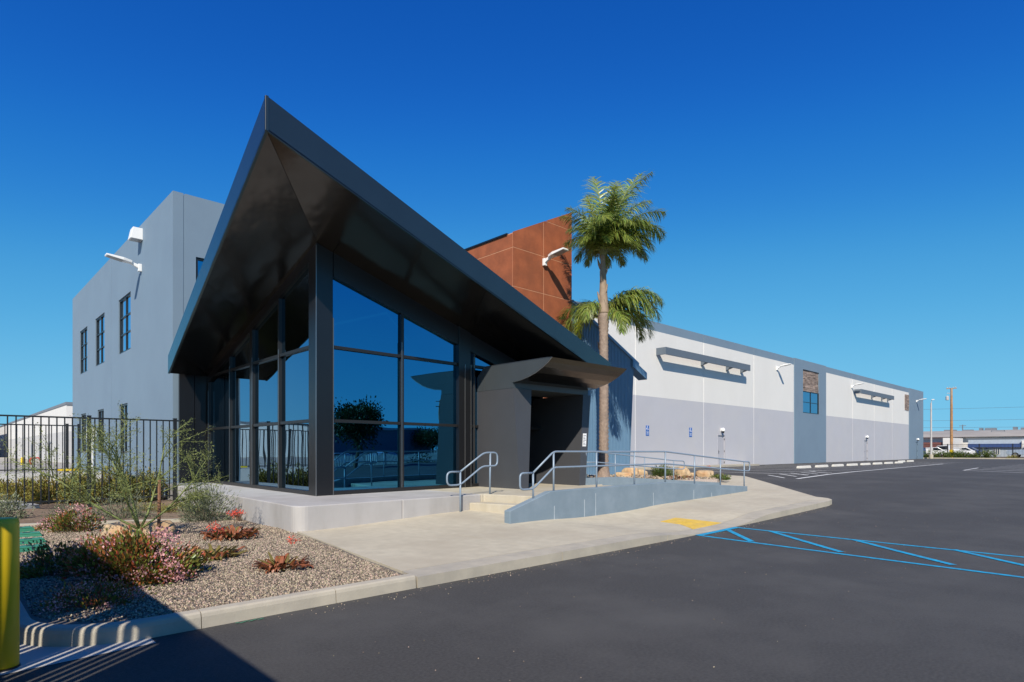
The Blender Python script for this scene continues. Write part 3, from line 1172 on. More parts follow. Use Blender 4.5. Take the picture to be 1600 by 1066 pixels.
topz = [(9.0, 1.135), (9.63, 1.575), (14.0, 1.57), (18.55, 1.245)]
for x in (9.0, 9.63, 11.1, 12.6, 14.0, 15.5, 17.0, 18.55):
    MB().tube([(x, y, pw(prof, x) - .05), (x, y, pw(topz, x) - .01)], RR, 8).build('post', 'rail_paint', hr, smooth=True)
hr = thing('rear_handrail', (15.9, 11.1, .7), 'thin grey two-bar handrail along the planter side of the ramp, behind the long rail', 'handrail')
top = [(13.85, 1.25), (14.3, 1.25), (17.8, .99), (18.35, .97), (18.35, 1.24), (17.8, 1.265), (14.3, 1.56), (13.85, 1.56)]
MB().tube(bend([(x, ky(x) + .08, z) for x, z in top], .1), .018, 8).build('rail', 'rail_paint', hr, smooth=True)
topz2 = [(13.85, 1.56), (14.3, 1.56), (17.8, 1.265)]
for x in (13.9, 15.1, 16.4, 17.8):
    MB().tube([(x, ky(x) + .08, PZ - .1), (x, ky(x) + .08, pw(topz2, x) - .01)], .018, 8).build('post', 'rail_paint', hr, smooth=True)

# ------------------------------------------------------------------ glass pavilion
pv = thing('entrance_pavilion', (6.3, 12.8, PZ), 'dark glass entrance pavilion under a sharp black roof that rises to a pointed corner', 'building')
Pb = Vector((4.21, 10.64, 7.21))
Rb = Vector((15.3, 11.55, 3.81))
Lb = Vector((4.93, 19.6, 3.83))
C = Vector((6.2, 12.72, 6.17))
Ge = Vector((15.0, 13.15, 3.55))
Gl = Vector((6.32, 20.55, 3.94))
FHP, FHE = Vector((0, 0, .61)), Vector((0, 0, .52))


def bil(a, b, c, d, u, v):
    return (a * (1 - u) + b * u) * (1 - v) + (d * (1 - u) + c * u) * v


def patch(a, b, c, d, nu, nv, th):
    mb = MB()
    vs = [bil(a, b, c, d, i / nu, j / nv) for j in range(nv + 1) for i in range(nu + 1)]
    k = len(vs)
    vs2 = [p + Vector((0, 0, th)) for p in vs]
    w_ = nu + 1
    fs = [(j * w_ + i, (j + 1) * w_ + i, (j + 1) * w_ + i + 1, j * w_ + i + 1) for j in range(nv) for i in range(nu)]
    fs2 = [tuple(q + k for q in reversed(f)) for f in fs]
    rim = [j for j in range(nu)] + [j * w_ + nu for j in range(nv)] + [nv * w_ + nu - i for i in range(nu)] + [(nv - j) * w_ for j in range(nv)]
    fr = [(rim[i], rim[(i + 1) % len(rim)], rim[(i + 1) % len(rim)] + k, rim[i] + k) for i in range(len(rim))]
    mb.add(vs + vs2, fs + fs2 + fr)
    return mb


def soffit_panels(a, b, c, d, nseg, flip=False):
    for i in range(nseg):
        g0 = i / nseg + .0006
        g1 = (i + 1) / nseg - .0006
        p = patch(a.lerp(b, g0), a.lerp(b, g1), d.lerp(c, g1), d.lerp(c, g0), 14, 18, .03)
        o = p.build('soffit_panel', 'soffit', pv, smooth=True)
        o.data.set_sharp_from_angle(angle=R(35))


up = Vector((0, 0, .012))
soffit_panels(Pb + up, Rb + up, Ge + up, C + up, 2)
soffit_panels(Pb + up, Lb + up, Gl + up, C + up, 2)


def fascia(a, b, th, ha=FHE, hb=FHE):
    d = (b - a).normalized()
    nrm = Vector((-d.y, d.x, 0)).normalized() * th
    mb = MB()
    q = [a, b, b + nrm, a + nrm]
    mb.hexa(q, [q[0] + ha, q[1] + hb, q[2] + hb, q[3] + ha])
    return mb


din = .05
fascia(Pb, Rb, din, FHP, FHE).build('fascia', 'fascia', pv)
fascia(Lb, Pb, din, FHE, FHP).build('fascia', 'fascia', pv)
MB().tube([Pb - Vector((.003, .004, 0)), Pb + FHP + Vector((-.003, -.004, -.01))], .006, 6).build('corner_trim', 'frame_metal', pv)
# ends of the roof edge
fascia(Rb, Vector((15.3, 16.2, 3.9)), .05).build('fascia', 'fascia', pv)
# roof covering
mb = MB()
Pt, Rt, Lt = Pb + FHP, Rb + FHE, Lb + FHE
Bk = Vector((13, 20.8, 7.1))
B1 = Vector((15.3, 16.2, 4.5))
B15 = Vector((15.3, 20.8, 4.9))
B2 = Vector((5.45, 20.8, 4.5))
k = Vector((0, 0, -.012))
mb.add([Pt + k, Rt + k, B1 + k, B15 + k, Bk + k, B2 + k, Lt + k], [(0, 1, 2, 4), (2, 3, 4), (0, 4, 5, 6)])
mb.build('roof', 'fascia', pv)

# corner column
fy = lambda x: 12.70 + .05 * (x - 6.15)      # front glazing line, slightly skewed


def fbar(name, m, x0, x1, d0, d1, za0, za1, zb0=None, zb1=None, bevel=0):
    """bar on the front glazing: x0..x1, d0..d1 inward, bottom/top heights at both ends"""
    zb0 = za0 if zb0 is None else zb0
    zb1 = za1 if zb1 is None else zb1
    return MB().hexa([(x0, fy(x0) + d0, za0), (x1, fy(x1) + d0, zb0), (x1, fy(x1) + d1, zb0), (x0, fy(x0) + d1, za0)],
                     [(x0, fy(x0) + d0, za1), (x1, fy(x1) + d0, zb1), (x1, fy(x1) + d1, zb1), (x0, fy(x0) + d1, za1)]).build(name, m, pv, bevel=bevel)


fbar('column', 'dark_panel', 6.14, 6.55, 0, .38, PZ, 6.28, bevel=.006)
fbar('column_trim', 'frame_edge', 6.125, 6.145, -.015, .008, PZ, 6.15)
fbar('column_trim', 'frame_edge', 6.545, 6.565, -.015, .008, PZ, 4.6)
zs_front = lambda x: 6.15 - .308 * (x - 6.54)
zs_left = lambda y: 6.15 - (y - 12.8) * (2.22 / 7.9)
HZ = (2.275, 3.95)
hd = lambda x: zs_front(x) - max(.40, .60 - .05 * (x - 6.6))
for x0, x1, lv in ((6.57, 8.48, None), (8.48, 10.31, None), (10.74, 10.92, None), (10.92, 11.55, None), (11.55, 14.9, 3.95)):
    lev = [PZ + .06, HZ[0], HZ[1], None] if lv is None else [lv, None]
    for i in range(len(lev) - 1):
        p, q = lev[i], lev[i + 1]
        if q is None:
            za, zb = hd(x0), hd(x1)
            if zb < p + .02:
                xe = x0 + (x1 - x0) * (za - p) / (za - zb)
                pl_ = [(x0, fy(x0) + .08, p), (xe, fy(xe) + .08, p), (x0, fy(x0) + .08, za)]
            else:
                pl_ = [(x0, fy(x0) + .08, p), (x1, fy(x1) + .08, p), (x1, fy(x1) + .08, zb), (x0, fy(x0) + .08, za)]
        else:
            pl_ = [(x0, fy(x0) + .08, p), (x1, fy(x1) + .08, p), (x1, fy(x1) + .08, q), (x0, fy(x0) + .08, q)]
        MB().add(pl_, [tuple(range(len(pl_)))]).build('pane', 'glass_front', pv)
fbar('sill', 'frame_metal', 6.57, 11.5, 0, .14, PZ, PZ + .09)
for x, wv in ((8.48, .075), (10.92, .06), (12.6, .06)):
    fbar('mullion', 'frame_metal', x - wv / 2, x + wv / 2, .003, .16, PZ + .09, zs_front(x))
    fbar('mullion_trim', 'frame_edge', x - wv / 2 - .003, x - wv / 2 + .018, -.008, .0025, PZ + .09, min(4.3, zs_front(x) - .6))
fbar('post', 'dark_panel', 10.31, 10.74, -.04, .3, PZ, zs_front(10.3) + .05, bevel=.006)
for x in (10.525, 10.745):
    fbar('mullion_trim', 'frame_edge', x - .012, x + .012, -.055, -.038, PZ, 3.95)
for z in HZ:
    for x0, x1 in ((6.57, 8.44), (8.52, 10.31), (10.74, 10.89), (10.95, 14.5)):
        if z > 3 and hd(x1) < z:
            x1 = x0 + (x1 - x0) * max(.05, (hd(x0) - z) / max(.01, hd(x0) - hd(x1)))
        fbar('transom', 'frame_metal', x0, x1, .012, .15, z - .035, z + .035)
fbar('header', 'dark_panel', 6.56, 15.0, -.01, .2, hd(6.56), zs_front(6.56) + .06, hd(15.0), zs_front(15.0) + .06)

# left flank of glass; slightly skew
lx = lambda y: 6.15 + .02 * (y - 12.7)
divs = [13.05, 14.85, 16.73, 18.49, 20.55]
hdl = lambda y: zs_left(y) - .22
for y0, y1 in zip(divs, divs[1:]):
    lv = [PZ + .06, HZ[0], HZ[1], None]
    for i in range(3):
        a, b = lv[i], lv[i + 1]
        o_ = .07
        if b is None:
            za, zb = hdl(y0), hdl(y1)
            if zb < a + .03:
                if za < a + .05:
                    continue
                ye = y0 + (y1 - y0) * (za - a) / (za - zb)
                MB().add([(lx(y0) + o_, y0, a), (lx(y0) + o_, y0, za), (lx(ye) + o_, ye, a)], [(0, 1, 2)]).build('pane', 'glass_front', pv)
                continue
            MB().add([(lx(y0) + o_, y0, a), (lx(y0) + o_, y0, za), (lx(y1) + o_, y1, zb), (lx(y1) + o_, y1, a)], [(0, 1, 2, 3)]).build('pane', 'glass_front', pv)
        else:
            zc = min(b, hdl(y1))
            zc0 = min(b, hdl(y0))
            MB().add([(lx(y0) + o_, y0, a), (lx(y0) + o_, y0, zc0), (lx(y1) + o_, y1, zc), (lx(y1) + o_, y1, a)], [(0, 1, 2, 3)]).build('pane', 'glass_front', pv)


def lbar(name, y0, y1, z0a, z1a, z0b, z1b, d0, d1, m):
    MB().hexa([(lx(y0) + d0, y0, z0a), (lx(y0) + d1, y0, z0a), (lx(y1) + d1, y1, z0b), (lx(y1) + d0, y1, z0b)],
              [(lx(y0) + d0, y0, z1a), (lx(y0) + d1, y0, z1a), (lx(y1) + d1, y1, z1b), (lx(y1) + d0, y1, z1b)]).build(name, m, pv)


lbar('sill', 13.06, 20.55, PZ, PZ + .09, PZ, PZ + .09, 0, .13, 'frame_metal')
for y_, wv in ((14.85, .07), (16.73, .2), (18.49, .06), (20.52, .08)):
    lbar('mullion', y_ - wv / 2, y_ + wv / 2, PZ + .09, zs_left(y_), PZ + .09, zs_left(y_), -.01, .14, 'frame_metal')
    lbar('mullion_trim', y_ - wv / 2 - .002, y_ - wv / 2 + .02, PZ + .09, min(4.1, zs_left(y_) - .5), PZ + .09, min(4.1, zs_left(y_) - .5), -.02, -.008, 'frame_edge')
for z in HZ:
    for y0, y1 in zip(divs, divs[1:]):
        if z < zs_left((y0 + y1) / 2) - .25:
            lbar('transom', y0 + .03, y1 - .03, z - .035, z + .035, z - .035, z + .035, .005, .12, 'frame_metal')
lbar('header', 13.06, 20.55, hdl(13.06), zs_left(13.06) + .05, hdl(20.55), zs_left(20.55) + .05, -.02, .16, 'dark_panel')
# brown-black panels closing the recess against the grey wall
for x0, x1 in ((5.5, 5.93), (5.94, 6.34)):
    MB().box(x0, x1 - .008, 20.6, 20.70, PZ, 4.2).build('end_panel', 'dark_panel', pv)
# room inside
mb = MB()
mb.box(6.75, 14.4, 13.75, 20.6, PZ - .02, PZ + .01, 'interior')
mb.box(6.7, 14.4, 20.5, 20.6, PZ, 6.0, 'interior')
mb.box(14.35, 14.45, 13.65, 20.6, PZ, 4.2, 'interior')
mb.build('room', None, pv)
MB().box(7.1, 7.9, 19.7, 19.75, PZ + .05, 3.6).build('screen_wall', 'teal_board', pv)

# portal
po = thing('entrance_portal', (12.6, 11.6, PZ), 'dark grey leaning doorway portal with an upswept canopy at the top of the steps', 'portal')
zt = 3.25
MB().hexa([(11.08, 11.3, PZ), (11.40, 11.3, PZ), (11.40, 13.65, PZ), (11.08, 13.02, PZ)],
          [(11.08, 11.54, zt), (11.76, 11.54, zt), (11.76, 13.65, zt), (11.08, 13.02, zt)]).build('side_wall', 'portal_panel', po)
MB().hexa([(13.48, 11.3, PZ), (13.76, 11.3, PZ), (13.76, 13.75, PZ), (13.48, 13.75, PZ)],
          [(13.95, 11.54, zt), (14.3, 11.54, zt), (14.3, 13.75, zt), (13.95, 13.75, zt)]).build('side_wall', 'portal_panel', po)
cp = [(13.0, zt + .004), (11.56, zt + .004), (11.56, 3.40), (11.25, 3.43), (10.95, 3.50), (10.7, 3.58), (10.45, 3.70), (10.27, 3.81), (10.15, 3.91), (10.35, 3.925), (12.7, 3.925), (13.0, 3.66)]
n = len(cp)
x0, x1 = 11.075, 14.2
mb = MB()
mb.add([(x0, y, z) for y, z in cp], [tuple(range(n))], 'canopy_side')
mb.add([(x1, y, z) for y, z in cp], [tuple(range(n - 1, -1, -1))], 'canopy_side')
for i in range(n):
    j = (i + 1) % n
    mb.add([(x0, *cp[i]), (x0, *cp[j]), (x1, *cp[j]), (x1, *cp[i])], [(0, 3, 2, 1)], 'canopy_metal' if 2 <= i <= 7 else 'canopy_side')
mb.build('canopy', None, po)
MB().tube([(x0 - .003, y, z) for y, z in cp[2:9]], .008, 5).build('canopy_trim', 'frame_edge', po)
MB().tube([(x0 - .003, y, z) for y, z in cp[8:11]], .006, 5).build('canopy_trim', 'frame_edge', po)
MB().box(x0 - .004, x0, 12.695, 12.705, zt, 3.92).build('canopy_trim', 'frame_edge', po)
# doorway at the back
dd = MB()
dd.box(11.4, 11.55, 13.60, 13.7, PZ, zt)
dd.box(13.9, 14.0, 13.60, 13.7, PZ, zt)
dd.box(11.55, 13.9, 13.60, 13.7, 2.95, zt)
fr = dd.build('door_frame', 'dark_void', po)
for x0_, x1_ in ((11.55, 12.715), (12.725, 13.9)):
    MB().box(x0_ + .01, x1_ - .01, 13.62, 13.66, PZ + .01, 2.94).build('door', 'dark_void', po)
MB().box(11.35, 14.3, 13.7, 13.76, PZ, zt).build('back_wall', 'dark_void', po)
# ring-shaped door number mark seen in the dark
mb = MB()
cx, cz = 13.05, 2.2
mb.tube([(cx + .07 * math.cos(a), 13.612, cz + .09 * math.sin(a)) for a in np.linspace(.9, 5.4, 12)], .012, 5)
mb.tube([(cx + .17, 13.612, cz - .09), (cx + .17, 13.612, cz + .09)], .012, 5)
mb.build('door_number', 'sign_ink', po)
t = thing('notice', (13.8, 11.3, 2.0), 'small white printed notice on the right leg of the dark portal', 'notice')
lean = lambda z: 11.3 + .24 * (z - PZ) / (zt - PZ) - .006
xl = lambda z: 13.54 + .47 * (z - PZ) / (zt - PZ)
z0, z1 = 1.72, 2.10
MB().hexa([(xl(z0), lean(z0) - .006, z0), (xl(z0) + .16, lean(z0) - .006, z0), (xl(z0) + .16, lean(z0), z0), (xl(z0), lean(z0), z0)],
          [(xl(z1), lean(z1) - .006, z1), (xl(z1) + .16, lean(z1) - .006, z1), (xl(z1) + .16, lean(z1), z1), (xl(z1), lean(z1), z1)]).build('plate', 'sign_white', t)
for k in range(7):
    z = 1.76 + .045 * k
    MB().box(xl(z) + .02, xl(z) + .14 - .03 * (k % 3), lean(z) - .009, lean(z) - .0065, z, z + .014).build('text_line', 'sign_ink', t)

# ------------------------------------------------------------------ rust-red tower
tw = thing('steel_tower', (16.9, 17.5, 4), 'rust-red weathered steel tower block with slanted top behind the black roof', 'tower')
X0, X1, Y0, Y1 = 15.35, 18.62, 16.0, 18.75
ztop = lambda x: 9.61 + (x - X0) * (11.2 - 9.61) / (X1 - X0)
mb = MB()
e = .03
k_ = .005
mb.hexa([(X0 + k_, Y0 + k_, 3.5), (X1 - .01, Y0 + k_, 3.5), (X1 - .01, Y1 - .01, 3.5), (X0 + k_, Y1 - .01, 3.5)],
        [(X0 + k_, Y0 + k_, 9.58), (X1 - .01, Y0 + k_, 11.15), (X1 - .01, Y1 - .01, 11.15), (X0 + k_, Y1 - .01, 9.58)])
mb.build('core', 'corten_joint', tw)
xs = [X0, 16.97, X1]
zl = [3.6, 4.7, 6.15, 7.62, 9.05, 10.45, 12.]
g = .013
for i in range(2):
    for j in range(len(zl) - 1):
        a, b = xs[i] + (g if i else 0), xs[i + 1] - (g if i == 0 else 0)
        z0 = zl[j] + g
        if z0 > min(ztop(a), ztop(b)) and z0 > max(ztop(a), ztop(b)) - .05:
            continue
        za, zb = min(zl[j + 1] - g, ztop(a)), min(zl[j + 1] - g, ztop(b))
        if za < z0:   # wedge at the slanted top
            a = a + (b - a) * (z0 + .01 - ztop(a)) / (ztop(b) - ztop(a))
            za = z0 + .01
        poly = [(a, z0), (b, z0), (b, zb)]
        if za < zl[j + 1] - g - .001 < zb + .001 and ztop(b) > zl[j + 1] - g:
            xm = a + (b - a) * (zl[j + 1] - g - za) / max(1e-6, (ztop(b) - za))
            if xm < b - .02:
                poly.append((xm, zl[j + 1] - g))
        poly.append((a, za))
        n = len(poly)
        mb = MB()
        mb.add([(x, Y0, z) for x, z in poly] + [(x, Y0 + e, z) for x, z in poly],
               [tuple(range(n)), tuple(range(2 * n - 1, n - 1, -1))] + [(q, n + q, n + (q + 1) % n, (q + 1) % n) for q in range(n)])
        mb.build('steel_panel', 'corten', tw)
ysl = [Y0 + e + .002, Y1]
for i in range(1):
    for j in range(4):
        MB().box(X0, X0 + e, ysl[i] + g, ysl[i + 1] - g, zl[j] + g, min(zl[j + 1] - g, 9.05 - g)).build('steel_panel', 'corten', tw)
    MB().box(X0, X0 + e, ysl[i] + g, ysl[i + 1] - g, 9.05 + g, 9.55).build('steel_panel', 'corten', tw)
MB().box(X0 - .05, X0 + .15, Y0 + .3, Y1 + .02, 9.56, 9.62).build('coping', 'dark_panel', tw)

# ------------------------------------------------------------------ corrugated wing
cw = thing('corrugated_wing', (20.8, 16.2, .4), 'blue corrugated metal wall with raked top and leaning end behind the palm trunks', 'wall')
mb = MB()
rake = lambda x: 6.42 - .455 * (x - 21.2)
endx = lambda z: 22.60 + .36 * (z - .6) / 5.
x = 14.5
pitch = .105
ribs = []
while x < 23.1:
    for dx, d in ((0, 0), (.035, 0), (.05, .03), (.09, .03)):
        ribs.append((x + dx, 16.03 + d))
    x += pitch
vs, fs = [], []
for (x, yv) in ribs:
    xb = min(x, 22.60)
    z1_ = min(rake(x), 11)
    if x > 18.6 or True:
        zb = .3
        xt = min(x, endx(rake(min(x, 22.95))))
        vs.append((min(x, 22.60 + .0 * x), yv, zb))
        vs.append((xt, yv, min(z1_, 7.55)))
for i in range(len(ribs) - 1):
    fs.append((2 * i, 2 * i + 2, 2 * i + 3, 2 * i + 1))
mb.add(vs, fs)
mb.build('ribbed_sheet', 'corrugated', cw)
mb = MB()
mb.hexa([(14.5, 16.08, .3), (22.58, 16.08, .3), (22.58, 20.8, .3), (14.5, 20.8, .3)],
        [(14.5, 16.08, 7.4), (18.7, 16.08, 7.4), (18.7, 20.8, 7.4), (14.5, 20.8, 7.4)])
mb.hexa([(18.6, 16.081, .3), (22.57, 16.081, .3), (22.57, 20.79, .3), (18.6, 20.79, .3)],
        [(18.6, 16.081, rake(18.6) - .05), (22.9, 16.081, rake(22.9) - .05), (22.9, 20.79, rake(22.9) - .05), (18.6, 20.79, rake(18.6) - .05)])
mb.build('core', 'corrugated', cw)


def rakebar(name, x0, x1, dz0, dz1, y0, y1):
    MB().hexa([(x0, y0, rake(x0) + dz0), (x1, y0, rake(x1) + dz0), (x1, y1, rake(x1) + dz0), (x0, y1, rake(x0) + dz0)],
              [(x0, y0, rake(x0) + dz1), (x1, y0, rake(x1) + dz1), (x1, y1, rake(x1) + dz1), (x0, y1, rake(x0) + dz1)]).build(name, 'corrugated', cw)


rakebar('rake_trim', 18.65, 23.25, -.02, .10, 15.95, 16.4)
rakebar('eave', 22.75, 23.85, -.34, -.03, 15.93, 16.4)

# ------------------------------------------------------------------ fences
def picket_fence(name, a, b, z0, z1, step, posts, label, r_=.014, pr=.042, bottom=.12, top=.06, pieces=True, stuff=False, m='fence_black', gap=None):
    """a->b straight fence; posts = list of fractions"""
    A, B = Vector((*a, 0)), Vector((*b, 0))
    t = thing(name, (*((A + B) / 2).xy, z0), label, 'fence')
    d = (B - A)
    L = d.length
    d.normalize()
    l = Vector((-d.y, d.x, 0))

    def bar(p, q, hw, za, zb):
        mb = MB()
        mb.hexa([p - l * hw + Vector((0, 0, za)), q - l * hw + Vector((0, 0, za)), q + l * hw + Vector((0, 0, za)), p + l * hw + Vector((0, 0, za))],
                [p - l * hw + Vector((0, 0, zb)), q - l * hw + Vector((0, 0, zb)), q + l * hw + Vector((0, 0, zb)), p + l * hw + Vector((0, 0, zb))])
        return mb
    for f in posts:
        p = A + d * L * f
        mb = bar(p - d * pr, p + d * pr, pr, z0 - .1, z1 + .03)
        o_ = bar(p - d * (pr + .006), p + d * (pr + .006), pr + .006, z1 + .03, z1 + .05)
        mb.add(o_.v, o_.f)
        mb.build('post', m, t)
    for za, zb in ((z1 - .04, z1), (z0 + bottom, z0 + bottom + .04)):
        bar(A, B, .017, za, zb).build('rail', m, t)
    n = int(L / step)
    first = None
    allmb = MB()
    for i in range(1, n):
        if any(abs(i * step - f * L) < step * .4 for f in posts):
            continue
        p = A + d * (i * step)
        mb = bar(p - d * r_, p + d * r_, r_, z0 + bottom - .05, z1 - .002)
        if stuff:
            allmb.add(mb.v, mb.f)
        elif first is None:
            first = mb.build('picket', m, t)
            p0 = p
        else:
            c = first.copy()
            COL.objects.link(c)
            c.location = p - p0
    if stuff:
        allmb.build('picket', m, t, 'stuff')
    return t


picket_fence('metal_fence', (-1.6, 19.1), (5.12, 19.25), .17, 2.47, .162, [.0, .285, .68, .985], 'black picket fence in front of the grey side wall, left of the entrance')
t = picket_fence('metal_fence', (-3.0, 27.4), (3.9, 27.0), .78, 2.52, .16, [.0, .30, .62, .945, .995], 'black picket fence standing on the low concrete wall behind the hedge')
MB().box(3.2, 3.9, 26.96, 27.06, .86, .93).build('yellow_rail', 'yellow_paint', t)
t = thing('retaining_wall', (0, 27.5, 0), 'low pale concrete wall carrying the rear picket fence', 'wall')
MB().hexa([(-9, 27.32, -.1), (4.6, 26.9, -.1), (4.6, 27.2, -.1), (-9, 27.62, -.1)], [(-9, 27.32, .80), (4.6, 26.9, .80), (4.6, 27.2, .80), (-9, 27.62, .80)]).build('wall_body', 'far_grey', t)
t = thing('utility_post', (4.05, 25.9, .2), 'slim white post with a small meter box at the corner of the grey side wall', 'post')
MB().box(4.0, 4.12, 25.85, 25.97, .1, 2.2).build('post', 'white_joint', t)
MB().box(3.92, 4.2, 25.80, 25.849, 1.95, 2.4).build('meter_box', 'white_joint', t)

# driveway gate left of the frame: throws the picket shadow on the kerb and bed
t = thing('driveway_gate', (-.8, 5, 0), 'black sliding driveway gate of close-set pickets beside the bollard', 'gate')
MB().box(-.83, -.77, -3.0, 8.7, 2.32, 2.67).build('top_band', 'fence_black', t)
MB().box(-.84, -.76, -3.0, 8.7, .06, .16).build('bottom_rail', 'fence_black', t)
MB().box(-.82, -.78, -3.0, 8.7, 1.15, 1.22).build('middle_rail', 'fence_black', t)
first = None
y = -2.95
while y < 8.65:
    wd = .052 if 3.72 < y < 5.2 else .102
    if 5.2 <= y:
        wd = .088
    if int(y * 7.3) % 9 == 4:
        wd = .1
    MB().box(-.815, -.785, y, y + wd, .161, 2.319).build('picket', 'fence_black', t)
    y += .108
for y in (-3.06, 8.72):
    MB().box(-.86, -.74, y - .06, y + .06, 0, 2.8).build('post', 'fence_black', t)

# ------------------------------------------------------------------ bollard, valve boxes
t = thing('bollard', (.36, 5.8, 0), 'thick yellow steel bollard at the kerb corner in the left foreground', 'bollard')
MB().lathe((.36, 5.8, 0), [(.114, 0), (.114, .014)], 28).build('collar', 'fence_black', t, smooth=False)
MB().lathe((.36, 5.8, .02), [(.108, 0), (.108, 1.04), (.104, 1.066), (.09, 1.08), (.05, 1.085)], 32).build('post', 'yellow_paint', t, smooth=True)


def valve_box(x, y, rz, lab, s=1.):
    t = thing('valve_box', (x, y, .13), lab, 'valve box', 'green irrigation valve boxes in the gravel', rz)

    def loc(mb, **k):
        return mb
    mb = MB()
    mb.hexa([(-.29 * s, -.2 * s, -.05), (.29 * s, -.2 * s, -.05), (.29 * s, .2 * s, -.05), (-.29 * s, .2 * s, -.05)],
            [(-.265 * s, -.18 * s, .035), (.265 * s, -.18 * s, .035), (.265 * s, .18 * s, .035), (-.265 * s, .18 * s, .035)])
    o = mb.build('box_body', 'valve_green', None, bevel=.008)
    o.parent = t
    mb = MB()
    mb.box(-.25 * s, .25 * s, -.165 * s, .165 * s, .036, .056)
    o = mb.build('lid', 'valve_green', None, bevel=.006)
    o.parent = t
    mb = MB()
    mb.box(-.05, .05, -.02, .02, .0565, .062)
    q = mb.build('lid_handle', 'fence_black', None)
    q.parent = o
    return t


for (x, y, rz, lab) in ((1.05, 11.45, .1, 'green valve box nearest the kerb corner, first of the row'), (1.10, 12.35, .05, 'green valve box second in the row from the kerb corner'),
                        (1.16, 13.3, -.05, 'green valve box third in the row from the kerb corner'), (1.14, 14.3, .1, 'green valve box farthest from the kerb corner')):
    valve_box(x, y, rz, lab, .76)

# ------------------------------------------------------------------ plants
def leaves(name, P_, D_, size, material, parent=None, wr=.42, fold=.25, jit=.3, kind=None):
    """one folded rhombus per point P_, pointing along D_"""
    n = len(P_)
    P_ = np.asarray(P_, float)
    D_ = np.asarray(D_, float) + rng.normal(size=(n, 3)) * jit
    D_ /= np.linalg.norm(D_, axis=1)[:, None]
    a = rng.normal(size=(n, 3))
    U = np.cross(D_, a)
    U /= np.linalg.norm(U, axis=1)[:, None] + 1e-9
    W = np.cross(D_, U)
    s = (size * rng.uniform(.65, 1.3, n))[:, None]
    base = P_
    tipp = P_ + D_ * s
    mid = P_ + D_ * s * .5
    l = mid + U * s * wr * .5 + W * s * fold * .3
    r_ = mid - U * s * wr * .5 + W * s * fold * .3
    V = np.stack([base, l, tipp, r_], 1).reshape(-1, 3)
    i0 = np.arange(n) * 4
    F = np.concatenate([np.stack([i0, i0 + 2, i0 + 1], 1), np.stack([i0, i0 + 3, i0 + 2], 1)])
    return fast_mesh(name, V, F, material, parent, kind or 'stuff')


def clump_points(c, rad, n, nclump, spread_=.3, hollow=.5):
    """points clumped on an irregular dome; returns positions and outward directions"""
    out, dr = [], []
    cc = []
    for _ in range(nclump):
        v = rng.normal(size=3)
        v[2] = abs(v[2]) * .9 + .05
        v /= np.linalg.norm(v)
        cc.append(v * rng.uniform(hollow, 1.0))
    cc = np.array(cc)
    idx = rng.integers(0, nclump, n)
    q = cc[idx] + rng.normal(size=(n, 3)) * spread_ * .5
    q[:, 2] = np.abs(q[:, 2])
    p = np.array(c) + q * np.array(rad)
    d = q.copy()
    d[:, 2] += .5
    return p, d


def stems(name, c, tips, m, parent, r0=.008, n=5):
    mb = MB()
    for tpt in tips:
        a = Vector(c) + Vector((random.uniform(-.05, .05), random.uniform(-.05, .05), -.03))
        b = Vector(tpt)
        mid = a.lerp(b, .5) + Vector((0, 0, .04))
        mb.tube([a, mid, b], [r0, r0 * .8, r0 * .4], n)
    return mb.build(name, m, parent)


def flowering_shrub(c, rad, n, label, pink=.25, red=.2, leaf=.045):
    t = thing('flowering_shrub', c, label, 'shrub', 'pink-flowering shrubs in the gravel bed')
    p, d = clump_points(c, rad, n, 26)
    k1, k2 = int(n * (1 - red)), n
    leaves('foliage', p[:k1], d[:k1], leaf, 'rhaph_leaf', t, wr=.5)
    leaves('new_growth', p[k1:] + np.array([0, 0, .01]), d[k1:], leaf, 'rhaph_red', t, wr=.45)
    pf, df = clump_points((c[0], c[1], c[2] + rad[2] * .12), (rad[0] * 1.02, rad[1] * 1.02, rad[2] * 1.0), int(n * pink), 22, .22, .85)
    leaves('blossom', pf, df, leaf * .5, 'rhaph_pink', t, wr=.9, jit=.8)
    pick = rng.choice(len(p), 22)
    stems('stem', c, p[pick], 'twig', t)
    return t


flowering_shrub((1.72, 8.0, .1), (.60, .64, .50), 8200, 'largest pink-flowering shrub with green and red leaves, centre of the gravel bed', .2, .34, .055)
flowering_shrub((1.42, 9.0, .1), (.42, .4, .40), 2000, 'pink-topped shrub behind the largest flowering shrub', .42, .45)
flowering_shrub((1.86, 9.35, .1), (.5, .42, .34), 2000, 'reddish pink shrub in front of the young tree', .4, .45)
flowering_shrub((1.05, 8.95, .1), (.33, .33, .36), 1500, 'dark shaded shrub left of the largest flowering shrub', .15, .1)
flowering_shrub((1.12, 6.95, .1), (.40, .3, .20), 1300, 'low pink shrub close to the kerb corner in the shade', .5, .4, .035)
flowering_shrub((1.93, 13.7, .1), (.42, .38, .42), 1700, 'small pink and green shrub near the bed edging', .3, .25, .05)
flowering_shrub((1.62, 14.35, .1), (.22, .2, .2), 500, 'tiny pink shrub between valve boxes and bed edging', .6, .4, .045)


def blade_mesh(L, wd, curl, seed):
    """tapered, channelled succulent leaf along +X rising"""
    mb = MB()
    n = 6
    vs, fs = [], []
    for i in range(n + 1):
        u = i / n
        x = L * u * math.cos(curl * u)
        z = L * u * math.sin(.9 - curl * u * .9) * .8
        h = wd * (1 - u) ** .7 * .5 + .001
        vs += [(x, -h, z + h * .5), (x, 0, z - h * .25), (x, h, z + h * .5)]
    for i in range(n):
        a = 3 * i
        fs += [(a, a + 3, a + 4, a + 1), (a + 1, a + 4, a + 5, a + 2), (a, a + 2, a + 5, a + 3)]
    mb.add(vs, fs)
    return mb


ALOE = {}


